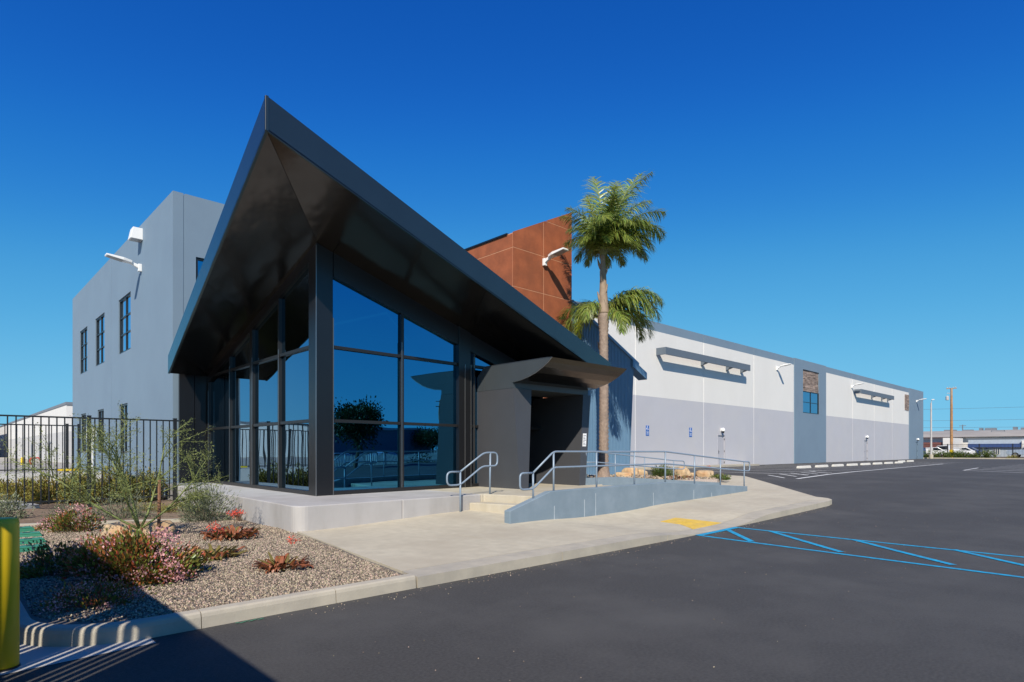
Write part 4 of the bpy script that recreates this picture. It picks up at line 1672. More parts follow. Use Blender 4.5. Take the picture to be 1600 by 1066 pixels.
def aloe(c, rad, n, label, flowers=1, green=.35, tall=.35, lean=.1):
    t = thing('aloe', c, label, 'aloe', 'rust-coloured aloes')
    key = round(rad, 2)
    protos = []
    for k in range(4):
        m_ = 'aloe_green' if k / 4 < green else 'aloe_leaf'
        kk = (key, k, m_)
        protos.append((kk, m_))
    rr = random.Random(int(c[0] * 1000 + c[1] * 77))
    for i in range(n):
        kk, m_ = protos[rr.randrange(4)]
        ang = rr.uniform(0, 2 * math.pi)
        off = rad * math.sqrt(rr.random()) * .75
        px, py = off * math.cos(ang), off * math.sin(ang)
        dirn = ang + rr.uniform(-.8, .8)
        if kk not in ALOE:
            o = blade_mesh(rad * (.55 + .12 * kk[1]), rad * .14, .5 + .25 * kk[1], kk[1]).build('leaf', m_)
            ALOE[kk] = o.data
        else:
            o = bpy.data.objects.new('leaf', ALOE[kk])
            COL.objects.link(o)
        o.parent = t
        o.location = (px, py, rr.uniform(-.01, .03))
        o.rotation_euler = (rr.uniform(-.3, .3), rr.uniform(-.45, .25) , dirn)
        s_ = rr.uniform(.75, 1.15)
        o.scale = (s_, s_, s_)
    for k in range(flowers):
        a = rr.uniform(0, 6.28)
        b = Vector((.25 * rad * math.cos(a), .25 * rad * math.sin(a), .02))
        tp_ = b + Vector((rr.uniform(-lean, lean) + .03, rr.uniform(-lean, lean), tall * rr.uniform(.85, 1.1)))
        mb = MB()
        mb.tube([b, b.lerp(tp_, .5) + Vector((.01, 0, .02)), tp_], .004, 5)
        st_ = mb.build('flower_stalk', 'twig')
        st_.parent = t
        pp = np.array(tp_)[None] + rng.normal(size=(60, 3)) * np.array([.03, .03, .018])
        dd_ = pp - np.array(tp_) + np.array([0, 0, -.01])
        f_ = leaves('flower_head', pp, dd_, .035, 'aloe_flower', None, wr=.35, jit=.01)
        f_.parent = st_
    return t


aloe((3.72, 10.75, .12), .48, 95, 'rusty aloe with three red flower heads in front of the plinth wall', 3, .2, .40, .2)
aloe((2.78, 8.95, .12), .42, 80, 'greenish aloe clump beside the largest flowering shrub', 2, .6, .42, .12)
aloe((3.22, 7.55, .12), .34, 85, 'dark red aloe clump nearest the front kerb', 1, .2, .30, .14)

# young desert tree with green bark
def desert_tree(base, label):
    t = thing('desert_tree', base, label, 'tree')
    mb = MB()
    rr = random.Random(21)
    tips = []

    def grow(p, d, L, r_, lev):
        pts = [p]
        rs = [r_]
        q = p
        for i in range(5):
            d = (d + Vector((rr.uniform(-.16, .16), rr.uniform(-.16, .16), rr.uniform(-.08, .1) - .04 * (lev > 1)))).normalized()
            q = q + d * L / 5
            pts.append(q)
            rs.append(r_ * (1 - .6 * (i + 1) / 5))
            if lev >= 2 or (lev == 1 and i > 1):
                tips.append((q.copy(), d.copy()))
            if lev < 3 and i >= 1:
                for _ in range(1 if lev == 0 else rr.choice((1, 2, 2))):
                    s_ = Vector((rr.uniform(-1, 1), rr.uniform(-1, 1), rr.uniform(-.25, .5))).normalized()
                    grow(q, (d * .75 + s_ * .8).normalized(), L * rr.uniform(.38, .55), max(.003, r_ * .45), lev + 1)
        mb.tube(pts, rs, 6 if lev < 2 else 4)
    B = Vector(base)
    trunks = [((-.85, .35, .62), 1.5), ((-.5, -.2, .85), 1.3), ((-.06, .1, 1.1), 1.45), ((.5, -.15, 1.0), 1.5), ((.95, -.6, .72), 1.15)]
    for d, L in trunks:
        grow(B + Vector((0, 0, .14)), Vector(d).normalized(), L, .022, 1)
    mb.tube([B - Vector((0, 0, .05)), B + Vector((0, 0, .07)), B + Vector((0, 0, .2))], [.045, .038, .03], 8)
    mb.build('trunk', 'palo_bark', t, smooth=True)
    P_, D_ = [], []
    for q, d in tips:
        for _ in range(7):
            P_.append(np.array(q) + rng.normal(size=3) * .035)
            D_.append(np.array(d) + rng.normal(size=3) * .6)
    leaves('crown', P_, D_, .036, 'palo_leaf', t, wr=.3)
    return t


desert_tree((2.53, 11.75, .12), 'young wispy desert tree with green bark in the gravel bed before the fence')
t = thing('tree_stake', (2.80, 11.72, .1), 'short rust-brown wooden stake at the foot of the young tree', 'stake')
MB().tube([(2.80, 11.72, 0), (2.82, 11.72, 1.1)], .028, 7).build('pole', 'stake_wood', t)
MB().tube([(2.82, 11.72, 1.0), (2.66, 11.73, 1.02), (2.66, 11.76, 1.02), (2.82, 11.76, 1.0)], .008, 5).build('tie', 'fence_black', t)


def boulder(c, r_, label, seed, group='tan boulders'):
    bm = bmesh.new()
    bmesh.ops.create_icosphere(bm, subdivisions=4, radius=1)
    for v in bm.verts:
        p = v.co.copy()
        nz = mnoise.noise(p * 1.1 + Vector((seed * 3.1, 0, 0))) * .42 + mnoise.noise(p * 2.6 + Vector((seed, 5, 0))) * .16 + mnoise.noise(p * 7 + Vector((seed, 2, 9))) * .04
        f = 1 + nz
        q = p * f
        # flatten into facets
        q.x = math.copysign(min(abs(q.x), .86 + .08 * math.sin(seed)), q.x)
        q.z = min(q.z, .8)
        v.co = Vector((q.x * r_[0], q.y * r_[1], q.z * r_[2])) + Vector((0, 0, r_[2] * .35))
    me = bpy.data.meshes.new('boulder')
    bm.to_mesh(me)
    bm.free()
    me.materials.append(M['boulder'])
    me.shade_smooth()
    o = bpy.data.objects.new('boulder', me)
    COL.objects.link(o)
    o.location = c
    return tag(o, label, 'boulder', group)


boulder((2.62, 12.35, .08), (.62, .4, .22), 'broad flat tan boulder behind the young tree', 3)


def bushy(name, c, rad, n, label, m, leaf, cat='shrub', group=None, nclump=20, twiggy=True, wr=.4, jit=.4, hollow=.4):
    t = thing(name, c, label, cat, group)
    p, d = clump_points(c, rad, n, nclump, .35, hollow)
    leaves('foliage', p, d, leaf, m, t, wr=wr, jit=jit)
    if twiggy:
        pick = rng.choice(len(p), 26)
        stems('stem', c, p[pick], 'twig', t, .006, 4)
    return t


bushy('sage_bush', (4.2, 13.75, .1), (.52, .45, .72), 2600, 'grey-green twiggy bush against the plinth wall', 'sage_leaf', .09, wr=.16, nclump=30)
bushy('sage_bush', (4.68, 13.2, .1), (.1, .1, .2), 90, 'small reddish tuft at the plinth wall beside the grey-green bush', 'aloe_leaf', .07, wr=.2)
bushy('ground_cover', (4.45, 16.3, .1), (.5, .5, .22), 1200, 'low yellow-green mound beside the fence end post', 'yellow_leaf', .06, wr=.25)
bushy('ground_cover', (3.75, 16.9, .1), (.45, .5, .2), 900, 'second low yellow-green mound, left of the one at the fence end post', 'yellow_leaf', .06, wr=.25)
bushy('dry_bush', (2.95, 15.3, .1), (.62, .5, .58), 1700, 'dry grey-green bush behind the young tree', 'sage_leaf', .07, wr=.2, nclump=34)
bushy('dry_bush', (2.1, 16.6, .1), (.4, .35, .3), 600, 'low dry bush on the mulch before the fence', 'sage_leaf', .06, wr=.2)
bushy('dry_bush', (1.02, 16.9, .1), (.42, .55, .62), 2200, 'grey bush at the left edge of the picture behind the bollard', 'sage_leaf', .06, wr=.35, nclump=30)
hx = [(1.75, 21.6), (2.35, 20.9), (2.95, 20.4), (3.5, 20.1), (4.1, 20.2), (4.65, 20.6), (2.1, 22.6), (3.0, 21.7), (3.9, 21.5), (1.4, 23.2)]
words = ['leftmost', 'second', 'third', 'fourth', 'fifth', 'sixth']
for i, (x, y) in enumerate(hx):
    lab = ('%s yellow-green bush from the left in the row close behind the front fence' % words[i]) if i < 6 else \
        ['yellow-green bush beside the yard path in the back row', 'yellow-green bush in the middle of the back row', 'yellow-green bush in the back row close to the grey side wall', 'yellow-green bush farthest back along the yard path'][i - 6]
    bushy('hedge_bush', (x, y, .12), (.48, .48, .72 + .15 * ((i * 37) % 3 - 1)), 2600, lab, 'hedge_leaf', .09, 'bush', 'yellow-green bushes behind the fence', nclump=24)

# ------------------------------------------------------------------ palms
def frond_mesh(L, rise, droop, nl, ll, seed, width=.030, hang=.55, twist=.0):
    """feather frond starting at origin going +X; returns rib MB, leaflets arrays"""
    rr = np.random.default_rng(seed)
    pts = []
    n = 16
    ang = rise
    p = np.array([0., 0., 0.])
    for i in range(n + 1):
        pts.append(p.copy())
        p = p + np.array([math.cos(ang), 0, math.sin(ang)]) * L / n
        ang -= droop / n * (1 + 1.2 * i / n)
    pts = np.array(pts)
    V, F = [], []
    for side in (-1, 1):
        for k in range(nl):
            u = .14 + .86 * (k + rr.uniform(0, .6)) / nl
            f = min(u, .999) * n
            i = int(f)
            q = pts[i] * (1 - f + i) + pts[min(i + 1, n)] * (f - i)
            tdir = pts[min(i + 1, n)] - pts[i]
            tdir /= np.linalg.norm(tdir)
            up_ = np.array([-tdir[2], 0, tdir[0]])
            l_ = ll * (math.sin(math.pi * min(1, .12 + .88 * u)) ** .6 * .9 + .12) * rr.uniform(.8, 1.1)
            spread_ = rr.uniform(-.7, .85)
            d = np.array([0, side, 0]) * 1.0 + tdir * (.55 + .5 * u) + up_ * spread_
            d /= np.linalg.norm(d)
            wv = width * rr.uniform(.8, 1.2)
            prev = q
            side_v = np.cross(d, up_)
            side_v /= np.linalg.norm(side_v) + 1e-9
            o = len(V)
            seg = 3
            dd_ = d.copy()
            for s_ in range(seg + 1):
                w_ = wv * (1, .95, .7, .08)[s_] * .5
                V += [prev - side_v * w_, prev + side_v * w_]
                dd_ = dd_ + np.array([.06, 0, -hang * (s_ + 1) / seg * rr.uniform(.6, 1.3)])
                dd_ /= np.linalg.norm(dd_)
                prev = prev + dd_ * l_ / seg
            for s_ in range(seg):
                a = o + 2 * s_
                F.append((a, a + 2, a + 3, a + 1))
    mb = MB()
    mb.tube([tuple(q) for q in pts[::2]], [max(.006, .03 * (1 - i / 9)) for i in range(len(pts[::2]))], 5)
    nv = len(mb.v)
    mb.m = [0] * len(mb.f)
    mb.mats = ['palm_rib', 'palm_leaf']
    mb.v += [tuple(v) for v in V]
    mb.f += [tuple(i + nv for i in f) for f in F]
    mb.m += [1] * len(F)
    return mb


def young(mb):
    mb.mats = ['palm_rib', 'palm_young']
    return mb


FR = [frond_mesh(4.1, R(86), R(30), 92, .88, 1, .032, .5),
      frond_mesh(3.3, R(76), R(52), 88, .92, 2, .032, .7),
      frond_mesh(3.1, R(66), R(82), 86, .95, 3, .036, .8),
      frond_mesh(2.9, R(50), R(100), 84, .95, 4, .036, .85),
      frond_mesh(2.6, R(30), R(95), 80, .9, 5, .036, .8),
      young(frond_mesh(2.4, R(86), R(15), 50, .4, 6)),
      young(frond_mesh(2.0, R(35), R(110), 54, .6, 7))]
frond_obj = []


def palm(base, top, r0, r1, fronds, label, shaft=1.0, lean=(0, 0), seed=1):
    t = thing('palm_tree', base, label, 'palm tree', 'palms in front of the corrugated wall')
    B, T = Vector(base), Vector(top)
    pts, rs = [], []
    H = (T - B).length
    n = 110
    for i in range(n + 1):
        u = i / n
        bulge = math.exp(-((u - .73) / .05) ** 2) * .05
        ring = .011 * (1 if i % 2 else -1) * (u < .72)
        flare = .12 * math.exp(-u / .025)
        sh = -.03 * ss(.78, 1.0, u) * 2
        pts.append(B.lerp(T, u) + Vector((.05 * math.sin(u * 3), 0, 0)))
        rs.append(r0 + (r1 - r0) * u + bulge + ring + flare + sh)
    k = int(n * .74)
    MB().tube(pts[:k + 1], rs[:k + 1], 16).build('trunk', 'palm_bark', t, smooth=True)
    MB().tube(pts[k:], rs[k:], 14).build('crown_shaft', 'palm_shaft', t, smooth=True)
    for i in range(7):   # old leaf bases
        a = i * 2.4
        p = B.lerp(T, .76 + .03 * i)
        q = p + Vector((math.cos(a), math.sin(a), 1.1)) * .14
        MB().tube([p + Vector((math.cos(a), math.sin(a), 0)) * .06, q, q + Vector((math.cos(a) * .06, math.sin(a) * .06, .22))], [.07, .05, .02], 6).build('leaf_base', 'palm_shaft', t)
    for (fi, az, pitch, sc_, roll) in fronds:
        if FR[fi] is not None and not isinstance(FR[fi], bpy.types.Mesh):
            o = FR[fi].build('frond', None)
            FR[fi] = o.data
        else:
            o = bpy.data.objects.new('frond', FR[fi])
            COL.objects.link(o)
        o.parent = t
        o.location = T - B + Vector((.05 * math.cos(az), .05 * math.sin(az), -.05))
        o.rotation_euler = Euler((roll, pitch, az), 'XYZ')
        o.scale = (sc_, sc_, sc_)
    return t


RT = -math.atan2(.6909, .7230)      # azimuth of 'right' in the picture
def az(deg):
    """azimuth measured from picture-right, counter-clockwise seen from above (90 = away from the camera)"""
    return RT + R(deg)


f1 = [(1, az(90), -.02, .95, .15), (1, az(90), .0, .95, -.15), (1, az(-90), .0, .85, -.1), (0, az(45), .02, .95, .2), (0, az(100), .0, 1.0, .04), (2, az(-90), -.1, .8, .3), (0, az(90), .02, 1.0, .24), (0, az(80), .0, .8, -.22), (0, az(10), .12, .95, 0),  (5, az(150), .0, 1.0, 0), (1, az(170), -.05, .72, 0), (1, az(5), .12, .95, 0), (1, az(60), .0, .85, 0), (1, az(-30), .05, .8, .2),
      (1, az(200), -.1, .7, 0), (1, az(-80), -.1, .72, 0), (1, az(110), -.1, .75, 0),
      (2, az(0), -.1, .95, 0), (2, az(40), .0, .9, 0), (2, az(190), -.3, .62, 0), (2, az(150), -.15, .65, 0), (2, az(-60), -.15, .7, 0), (2, az(-110), -.25, .62, 0), (2, az(95), -.1, .75, 0),
      (3, az(-20), -.25, .8, 0), (3, az(20), -.25, .85, 0), (3, az(180), -.4, .58, 0), (3, az(225), -.4, .55, 0), (3, az(130), -.3, .6, 0), (3, az(-60), -.3, .66, 0), (3, az(75), -.25, .7, 0),
      (4, az(-90), -.6, .6, 0), (4, az(-40), -.5, .7, 0), (4, az(5), -.5, .72, 0), (4, az(190), -.65, .56, 0), (4, az(-140), -.6, .55, 0), (4, az(110), -.5, .6, 0), (4, az(50), -.5, .7, 0),
      (1, az(25), .1, .85, 0), (2, az(18), -.1, 1.0, .2), (2, az(-35), -.1, .8, 0), (3, az(-5), -.3, .85, 0)]
palm((18.0, 13.92, .55), (17.95, 13.92, 8.85), .185, .15, f1, 'taller palm with a full feathery crown rising beside the rust-red tower', seed=1)
f2 = [(2, az(5), .0, .95, 0), (2, az(-25), .05, .9, 0), (3, az(0), -.2, 1.0, 0), (3, az(-40), -.1, .95, 0), (3, az(30), -.2, .95, 0), (4, az(-10), -.1, .95, 0), (3, az(160), -.1, .8, 0), (4, az(190), .0, .8, 0),
      (2, az(120), .0, .8, 0), (2, az(60), .0, .8, 0), (4, az(-70), .0, .8, 0), (3, az(-120), .0, .75, 0), (4, az(150), .1, .8, 0), (6, az(-150), .1, .9, 0), (6, az(200), .2, .9, 0), (4, az(20), -.1, .9, 0), (1, az(30), .1, .7, 0)]
palm((18.75, 14.5, .55), (18.7, 14.5, 6.72), .16, .13, f2, 'lower palm whose drooping fronds spread behind the taller trunk', seed=2)

# ------------------------------------------------------------------ planter beside the ramp
pzf = lambda x, y: .60 - .17 * ss(19, 24.5, x) - .04 * ss(15, 20, y) + .03 * mnoise.noise((x, y, 2))
sheet('planter_ground', [(14.46, 11.38), (20.2, 10.56), (24.6, 12.4), (25.6, 15), (29.9, 20.0), (29.9, 20.8), (22.7, 20.8), (22.7, 16.05), (14.46, 16.05)], pzf, .4, 'planter_gravel', .5)
for (x, y, r_, lab, sd_) in ((17.0, 14.2, (.30, .26, .34), 'squarish tan boulder left of the taller palm trunk', 1),
                             (20.7, 14.6, (.42, .35, .40), 'large tan boulder just right of the taller palm trunk', 2),
                             (21.9, 14.9, (.28, .3, .33), 'round tan boulder between the two large planter boulders', 5),
                             (22.3, 13.2, (.36, .36, .50), 'tall reddish tan boulder in the middle of the planter', 7),
                             (21.5, 11.75, (.55, .4, .36), 'wide yellow-tan boulder nearest the ramp in the planter', 9),
                             (23.8, 13.6, (.3, .3, .25), 'low tan boulder at the right end of the planter', 11),
                             (19.3, 14.0, (.4, .4, .22), 'low pale boulder at the foot of the palms', 13)):
    boulder((x, y, pzf(x, y) - .05), tuple(.85 * q for q in r_), lab, sd_)
bushy('grass_tuft', (19.8, 12.6, .6), (.4, .35, .42), 600, 'green grassy tuft in the planter behind the ramp rail', 'hedge_green', .16, 'grass tuft', wr=.12)
bushy('grass_tuft', (20.6, 12.9, .6), (.4, .35, .35), 500, 'dull brownish tuft in the planter beside the green grassy tuft', 'sage_leaf', .12, 'grass tuft', wr=.15)
aloe((19.2, 11.4, .58), .42, 46, 'dark red aloe in the planter behind the ramp rail', 0, .1)
aloe((24.2, 12.9, .45), .5, 40, 'orange-red aloe at the far right end of the planter', 1, 0., .5)
aloe((22.9, 12.1, .5), .34, 30, 'small red aloe beside the wide yellow-tan boulder', 0, 0.)
for i, (x, y) in enumerate(((16.8, 11.3), (17.6, 11.6), (18.3, 11.3))):
    aloe((x, y, .58), .28, 22, '%s small green succulent behind the rear handrail, from the left' % ['first', 'second', 'third'][i], 0, 1.)
bushy('low_shrub', (21.2, 10.95, .5), (.55, .25, .22), 500, 'low dark creeping shrub along the ramp kerb', 'hedge_green', .08)
stones('planter_stones', [(14.5, 11.45), (20.2, 10.66), (24.4, 12.4), (25, 15), (15, 15)], lambda x, y: pzf(x, y), 5000, .02, .045, 'gravel')

# ------------------------------------------------------------------ wheel stops
wsx = [39.0 + 3.05 * k for k in range(8)] + [66.2, 69.3]
ordw = ['first', 'second', 'third', 'fourth', 'fifth', 'sixth', 'seventh', 'eighth', 'ninth', 'tenth']
for k, x in enumerate(wsx):
    y = 15.0 if k < 8 else 16.2
    z = zg(x, y)
    mb = MB()
    prf = [(-.10, 0), (-.07, .13), (-.04, .15), (.04, .15), (.07, .13), (.10, 0)]
    n = len(prf)
    mb.add([(x, y + a, z + b) for a, b in prf] + [(x + 1.9, y + a, z + b) for a, b in prf],
           [tuple(range(n)), tuple(range(2 * n - 1, n - 1, -1))] + [(i, n + i, n + (i + 1) % n, (i + 1) % n) for i in range(n)])
    o = mb.build('wheel_stop', 'stop_paint', origin=(x + .95, y, z))
    tag(o, '%s white concrete wheel stop along the long wall, counted from the entrance' % ordw[k], 'wheel stop', 'wheel stops in front of the long wall')

# ------------------------------------------------------------------ far right: boundary, poles, cars, buildings
xs_ = 99.6
mb = MB()
mb.box(xs_, xs_ + .5, -60, 40, .2, .62)
mb.build('boundary_kerb', 'kerb_concrete', kind='structure')
MB().box(xs_ + .5, 140, -60, 60, .2, .58).build('verge', 'mulch', kind='structure')
picket_fence('metal_fence', (101.6, -30), (101.6, 26), .58, 2.45, .14, [i / 16 for i in range(17)], 'long black picket fence at the far side of the parking lot', stuff=True, r_=.012, pr=.06)
hy_ = [21.4, 20.5, 19.6, 18.7, 17.8, 16.9, 16.0, 15.1, 14.2]
for i, y in enumerate(hy_):
    bushy('verge_bush', (100.9 + .15 * (i % 3), y, .5), (.55, .85, .75 + .18 * ((i * 5) % 3)), 420, '%s green bush along the far fence, counted from the warehouse corner' % ordw[i], 'hedge_green', .2, 'bush',
          'bushes along the far fence', nclump=16, twiggy=False)
bushy('verge_bush', (100.9, 11.9, .5), (.5, .7, .5), 250, 'lone low bush before the silver pickup at the far fence', 'yellow_leaf', .2, 'bush', 'bushes along the far fence', twiggy=False)

t = thing('light_pole', (98.6, 20.3, .48), 'slim grey light pole beside the far corner of the warehouse', 'light pole')
MB().tube([(98.6, 20.3, .3), (98.6, 20.3, 8.1)], [.13, .09], 10).build('shaft', 'pole_grey', t)
MB().lathe((98.6, 20.3, .45), [(.26, 0), (.25, .6), (.16, .62)], 14).build('footing', 'kerb_concrete', t)
MB().tube([(98.6, 20.3, 8.05), (98.62, 20.22, 8.5)], .035, 6).build('arm', 'pole_grey', t)
MB().box(98.5, 98.8, 19.95, 20.22, 8.48, 8.6).build('head', 'lamp_white', t)

t = thing('utility_pole', (104, 19.0, .5), 'tall brown wooden utility pole behind the far fence with a small crossarm on top', 'utility pole')
MB().tube([(104, 19, .3), (104, 19, 10.4)], [.20, .14], 10).build('shaft', 'pole_wood', t)
MB().box(103.93, 104.07, 18.4, 19.6, 10.3, 10.42).build('crossarm', 'pole_wood', t)
for y in (18.5, 18.8, 19.2, 19.5):
    MB().lathe((104, y, 10.42), [(.04, 0), (.05, .1), (.02, .16)], 8).build('insulator', 'pole_grey', t)
MB().lathe((103.75, 19.45, 8.7), [(.16, 0), (.2, .05), (.2, .5), (.1, .62)], 12).build('transformer', 'pole_grey', t)
MB().tube([(103.8, 19.5, 9.7), (103.9, 19.3, 9.7), (104, 19, 9.6)], .04, 6).build('bracket', 'pole_grey', t)
MB().box(103.79, 104.21, 18.79, 19.21, .55, 1.7).build('pole_guard', 'yellow_paint', t)
t = thing('overhead_wire', (104, 19, 10), 'thin overhead wires strung past the wooden utility pole toward the right', 'wire')
for (z0, z1, o_) in ((8.0, 9.3, 0), (6.5, 7.4, .2), (5.6, 6.2, -.3)):
    pts = []
    for i in range(13):
        u = i / 12
        pts.append((104 + 40 * (u - .35), 60 - 130 * u + o_, z0 + (z1 - z0) * u - 1.2 * math.sin(math.pi * u)))
    MB().tube(pts, .014, 4).build('cable', 'wire', t)


def car(loc, rz, paint, label, pickup=False, s=1.0):
    t = thing('parked_pickup' if pickup else 'parked_car', loc, label, 'pickup truck' if pickup else 'car', 'vehicles parked beyond the far fence', rz)
    L, W = (5.4, .95) if pickup else (4.5, .9)

    def side_extrude(prof, w0, w1, name, m, bev=.04):
        n = len(prof)
        mb = MB()
        wy = [w0 if z < 1.05 else w1 for _, z in prof]
        mb.add([(x, -w_, z) for (x, z), w_ in zip(prof, wy)] + [(x, w_, z) for (x, z), w_ in zip(prof, wy)],
               [tuple(range(n - 1, -1, -1)), tuple(range(n, 2 * n))] + [(i, (i + 1) % n, n + (i + 1) % n, n + i) for i in range(n)])
        o = mb.build(name, m, None, bevel=bev)
        o.parent = t
        return o
    if pickup:
        body = [(-2.7, .45), (2.6, .45), (2.7, .6), (2.68, .95), (2.5, 1.08), (1.25, 1.15), (.55, 1.75), (-.85, 1.8), (-1.0, 1.12), (-2.7, 1.12)]
        win = [(1.05, 1.2), (.5, 1.66), (-.75, 1.7), (-.88, 1.2)]
        wx = (1.75, -1.7)
    else:
        body = [(-2.25, .35), (2.2, .35), (2.28, .55), (2.2, .8), (1.2, .98), (.5, 1.45), (-1.2, 1.5), (-1.95, 1.05), (-2.25, .95)]
        win = [(1.05, 1.02), (.45, 1.38), (-1.1, 1.43), (-1.75, 1.05)]
        wx = (1.4, -1.4)
    side_extrude(body, W, W * .86, 'body', paint)
    for sgn in (-1, 1):
        mb = MB()
        yy = sgn * (W * .93 + .0)
        n = len(win)
        mb.add([(x, sgn * (W * .865), z) for x, z in win] + [(x, sgn * (W * .90), z) for x, z in win],
               [tuple(range(n)), tuple(range(2 * n - 1, n - 1, -1))] + [(i, n + i, n + (i + 1) % n, (i + 1) % n) for i in range(n)])
        o = mb.build('side_window', 'car_glass', None)
        o.parent = t
        for x in wx:
            mb = MB()
            r_ = .38 if pickup else .32
            mb.tube([(x, sgn * (W - .2), r_), (x, sgn * (W + .02), r_)], r_, 16)
            o = mb.build('wheel', 'tyre', None)
            o.parent = t
            mb = MB()
            mb.tube([(x, sgn * (W + .018), r_), (x, sgn * (W + .035), r_)], r_ * .6, 12)
            q = mb.build('rim', 'rim', None)
            q.parent = o
        mb = MB()
        hx_ = 2.66 if pickup else 2.2
        mb.box(hx_ - .05, hx_ + .06, sgn * (W - .25) - .14, sgn * (W - .25) + .14, .72, .88)
        o = mb.build('headlight', 'lamp_white', None)
        o.parent = t
    mb = MB()
    a, b = (1.22, 1.18), (.58, 1.72)
    if not pickup:
        a, b = (1.17, 1.02), (.53, 1.43)
    mb.add([(a[0] + .03, -W * .8, a[1]), (a[0] + .03, W * .8, a[1]), (b[0] + .03, W * .75, b[1]), (b[0] + .03, -W * .75, b[1])], [(0, 1, 2, 3)])
    o = mb.build('windscreen', 'car_glass', None)
    o.parent = t
    return t


car((106, 10.4, .58), R(90), 'car_silver', 'silver pickup truck behind the far fence at the right edge', True)
car((110, 23.0, .58), R(100), 'car_white', 'white car behind the bushes, nearest the warehouse corner')
car((113, 21.6, .58), R(80), 'car_white', 'white pickup with dark windows between light pole and wooden pole', True)
car((116, 20.4, .58), R(95), 'car_white', 'white car just right of the wooden pole behind the bushes')
car((121, 20.5, .58), R(85), 'car_blue', 'dark blue car behind the bushes beside the blue-striped shop')

t = thing('shop_building', (128, 5, .5), 'low pale blue-grey shop with a dark blue band over its windows beyond the far fence', 'building')
MB().box(126, 140, -40, 20.7, .3, 3.5).build('wall', 'far_bluegrey', t)
MB().box(125.9, 140.2, -40.2, 20.9, 3.5, 3.6).build('roof_edge', 'shade_wall', t)
MB().box(125.6, 126.0, 13.8, 20.7, 2.12, 2.7).build('blue_band', 'far_blue', t)
MB().box(125.4, 126.0, 2, 13.7, 1.9, 3.2).build('white_fascia', 'far_white', t)
for (y0, y1) in ((17.9, 20.1), (16.5, 17.4), (8, 12.5)):
    f_ = MB().box(125.93, 125.99, y0, y1, .9, 2.05).build('window', 'far_white', t)
    n = 3
    for i in range(n):
        w_ = (y1 - y0) / n
        MB().box(125.9, 125.929, y0 + w_ * i + .06, y0 + w_ * (i + 1) - .06, 1.0, 1.95).build('pane', 'far_window', f_)
t = thing('hall_building', (150, 10, .5), 'long hall with a weathered grey curved roof behind the shop', 'building')
MB().box(144, 185, -90, 60, .3, 4.25).build('wall', 'far_white', t)
mb = MB()
prof = [(143, 4.2), (147, 4.9), (153, 5.55), (160, 5.85), (172, 5.9), (185, 5.2), (185, 4.2)]
n = len(prof)
mb.add([(x, -90, z) for x, z in prof] + [(x, 60, z) for x, z in prof], [tuple(range(n)), tuple(range(2 * n - 1, n - 1, -1))] + [(i, n + i, n + (i + 1) % n, (i + 1) % n) for i in range(n)])
mb.build('roof', 'roof_grey', t)
for y, w_, h in ((29.6, 1.0, .15), (26.4, .8, .1), (22.6, .9, .35), (24.2, .25, .4), (18.6, .3, .5), (17.4, .25, .3)):
    MB().box(160, 162, y - w_, y + w_, 5.7, 5.95 + h).build('roof_vent', 'shade_wall', t)
MB().box(134, 143, 25.6, 34, .3, 3.1).build('annex', 'maroon', t)
MB().box(133.6, 142.9, 24.3, 25.7, 1.9, 3.9).build('sign_board', 'far_white', t)
mb = MB()
for (y0, y1, z0, z1) in ((20.9, 21.0, 4.6, 5.5), (18.9, 19.0, 4.6, 5.5), (18.9, 21.0, 5.38, 5.5), (18.9, 21.0, 4.8, 4.86)):
    mb.box(149.9, 150, y0, y1, z0, z1)
mb.build('roof_rack', 'shade_wall', t)
t = thing('roof_antenna', (162, 27.6, 5.8), 'small dark aerial mast on the roof of the grey hall', 'aerial')
MB().tube([(162, 27.6, 5.8), (162, 27.6, 7.2)], .1, 6).build('mast', 'shade_wall', t)
MB().box(161.9, 162.1, 27.0, 28.2, 6.9, 7.02).build('crossbar', 'shade_wall', t)

# ------------------------------------------------------------------ far left: neighbouring white sheds
t = thing('white_shed', (9, 76, 0), 'white industrial shed with grey lower wall seen through the fences at the left', 'building')
MB().box(9.06, 40, 70, 190, -.1, 3.4).build('lower_wall', 'far_grey', t)
MB().box(9.06, 40, 70.001, 189.99, 3.4, 5.9).build('upper_wall', 'far_white', t)
MB().box(9.0, 40, 69.9, 190, 5.9, 6.15).build('parapet', 'shade_wall', t)
for y in (80, 88, 96):
    MB().tube([(8.9, y, 0), (8.9, y, 2.3), (9.05, y, 2.5)], .09, 6).build('downpipe', 'shade_wall', t)
t = thing('white_shed', (-20, 125, 0), 'distant long white shed at the left edge of the picture', 'building')
MB().box(-70, 6, 130, 160, -.1, 7.2).build('wall', 'far_white', t)
MB().box(-70.2, 6.2, 129.8, 160.2, 7.2, 7.5).build('parapet', 'shade_wall', t)
t = thing('standpipe', (5.8, 63.6, 0), 'red standpipe with curved top beside the distant yellow bollard before the white shed', 'standpipe')
MB().tube([(5.8, 63.6, 0), (5.8, 63.6, .75), (5.86, 63.55, .95), (6.3, 63.4, 1.0), (6.5, 63.3, .8)], .07, 8).build('pipe', 'red_paint', t)
MB().lathe((5.8, 63.6, .35), [(.12, 0), (.15, .1), (.12, .25)], 10).build('valve', 'red_paint', t)
t = thing('bollard', (5.35, 64, 0), 'distant yellow bollard seen through the fence beside the red standpipe', 'bollard')
MB().lathe((5.35, 64, 0), [(.13, 0), (.13, .95), (.09, 1.03), (.03, 1.05)], 12).build('post', 'yellow_paint', t, smooth=True)

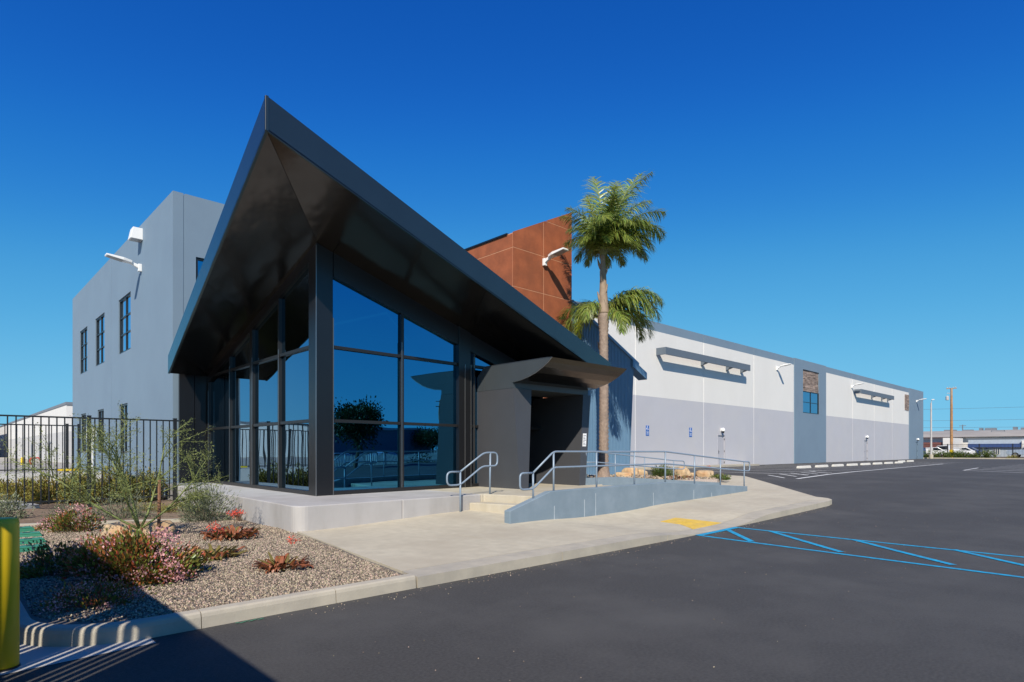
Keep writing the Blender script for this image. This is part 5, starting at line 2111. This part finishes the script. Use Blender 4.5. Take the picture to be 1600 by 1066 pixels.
# ------------------------------------------------------------------ behind the camera (seen mirrored in the glass)
t = thing('neighbour_hall', (40, -48, 0), 'low hall across the yard mirrored in the entrance glass', 'building')
MB().box(30, 62, -75, -46, -.1, 4.6).build('wall', 'shade_wall', t)
MB().box(29.8, 62.2, -75.2, -45.8, 4.6, 4.9).build('roof', 'far_grey', t)


def broad_tree(c, h, rad, label):
    t = thing('broadleaf_tree', c, label, 'tree')
    B = Vector(c)
    mb = MB()
    mb.tube([B, B + Vector((.1, 0, h * .25)), B + Vector((0, .1, h * .5))], [.22, .17, .14], 8)
    rr = random.Random(5)
    P_, D_ = [], []
    for k in range(9):
        a = k * 2.4
        e_ = B + Vector((math.cos(a) * rad * .7, math.sin(a) * rad * .7, h * rr.uniform(.6, .9)))
        mb.tube([B + Vector((0, .05, h * .38)), (B + Vector((0, 0, h * .5))).lerp(e_, .5), e_], [.1, .06, .03], 6)
        q = np.array(e_) + rng.normal(rng.normal(size=(900, 3))) * np.array([rad * .2, rad * .2, h * .075])
        P_ += list(q)
        D_ += list(q - np.array(e_))
    mb.build('trunk', 'twig', t)
    leaves('crown', P_, D_, .24, 'tree_leaf', t, wr=.6)
    return t


broad_tree((29.8, -19.4, 0), 5.1, 1.7, 'broad dark tree across the yard mirrored in the entrance glass')
broad_tree((60.8, -44.4, 0), 4.4, 2.4, 'smaller dark tree across the yard mirrored near the portal')
t = thing('utility_pole', (71.7, -54, 0), 'wooden utility pole across the yard mirrored in the entrance glass', 'utility pole')
MB().tube([(71.7, -54, 0), (71.7, -54, 10.5)], [.18, .13], 8).build('shaft', 'pole_wood', t)
for z in (9.2, 10.1):
    MB().box(70.5, 72.9, -54.08, -53.92, z, z + .12).build('crossarm', 'pole_wood', t)
for i, (x, y, h) in enumerate(((44, -22, 1.3), (48, -22.5, 1.6), (52, -22, 1.2), (39.5, -22.3, 1.1), (57, -22.4, 1.5))):
    bushy('yard_bush', (x, y, 0), (1.5, .9, h), 420, 'dark bush by the low fence across the yard, %s from the broad tree' % ['second', 'third', 'fourth', 'nearest', 'fifth'][i], 'tree_leaf', .22, 'bush', 'bushes across the yard', twiggy=False)
for i, (x, y, p_) in enumerate(((36, -31, 'car_white'), (43, -32, 'car_silver'), (66, -30, 'car_white'))):
    t = car((x, y, 0), R([10, 0, 5][i]), p_, ['white car across the yard behind the broad tree', 'silver car across the yard before the low hall', 'white car across the yard right of the smaller tree'][i])
    t['group'] = 'cars across the yard'
picket_fence('metal_fence', (5, -24), (60, -24), .0, 1.3, .16, [i / 14 for i in range(15)], 'low fence across the yard mirrored in the entrance glass', stuff=True, m='far_grey', r_=.03)
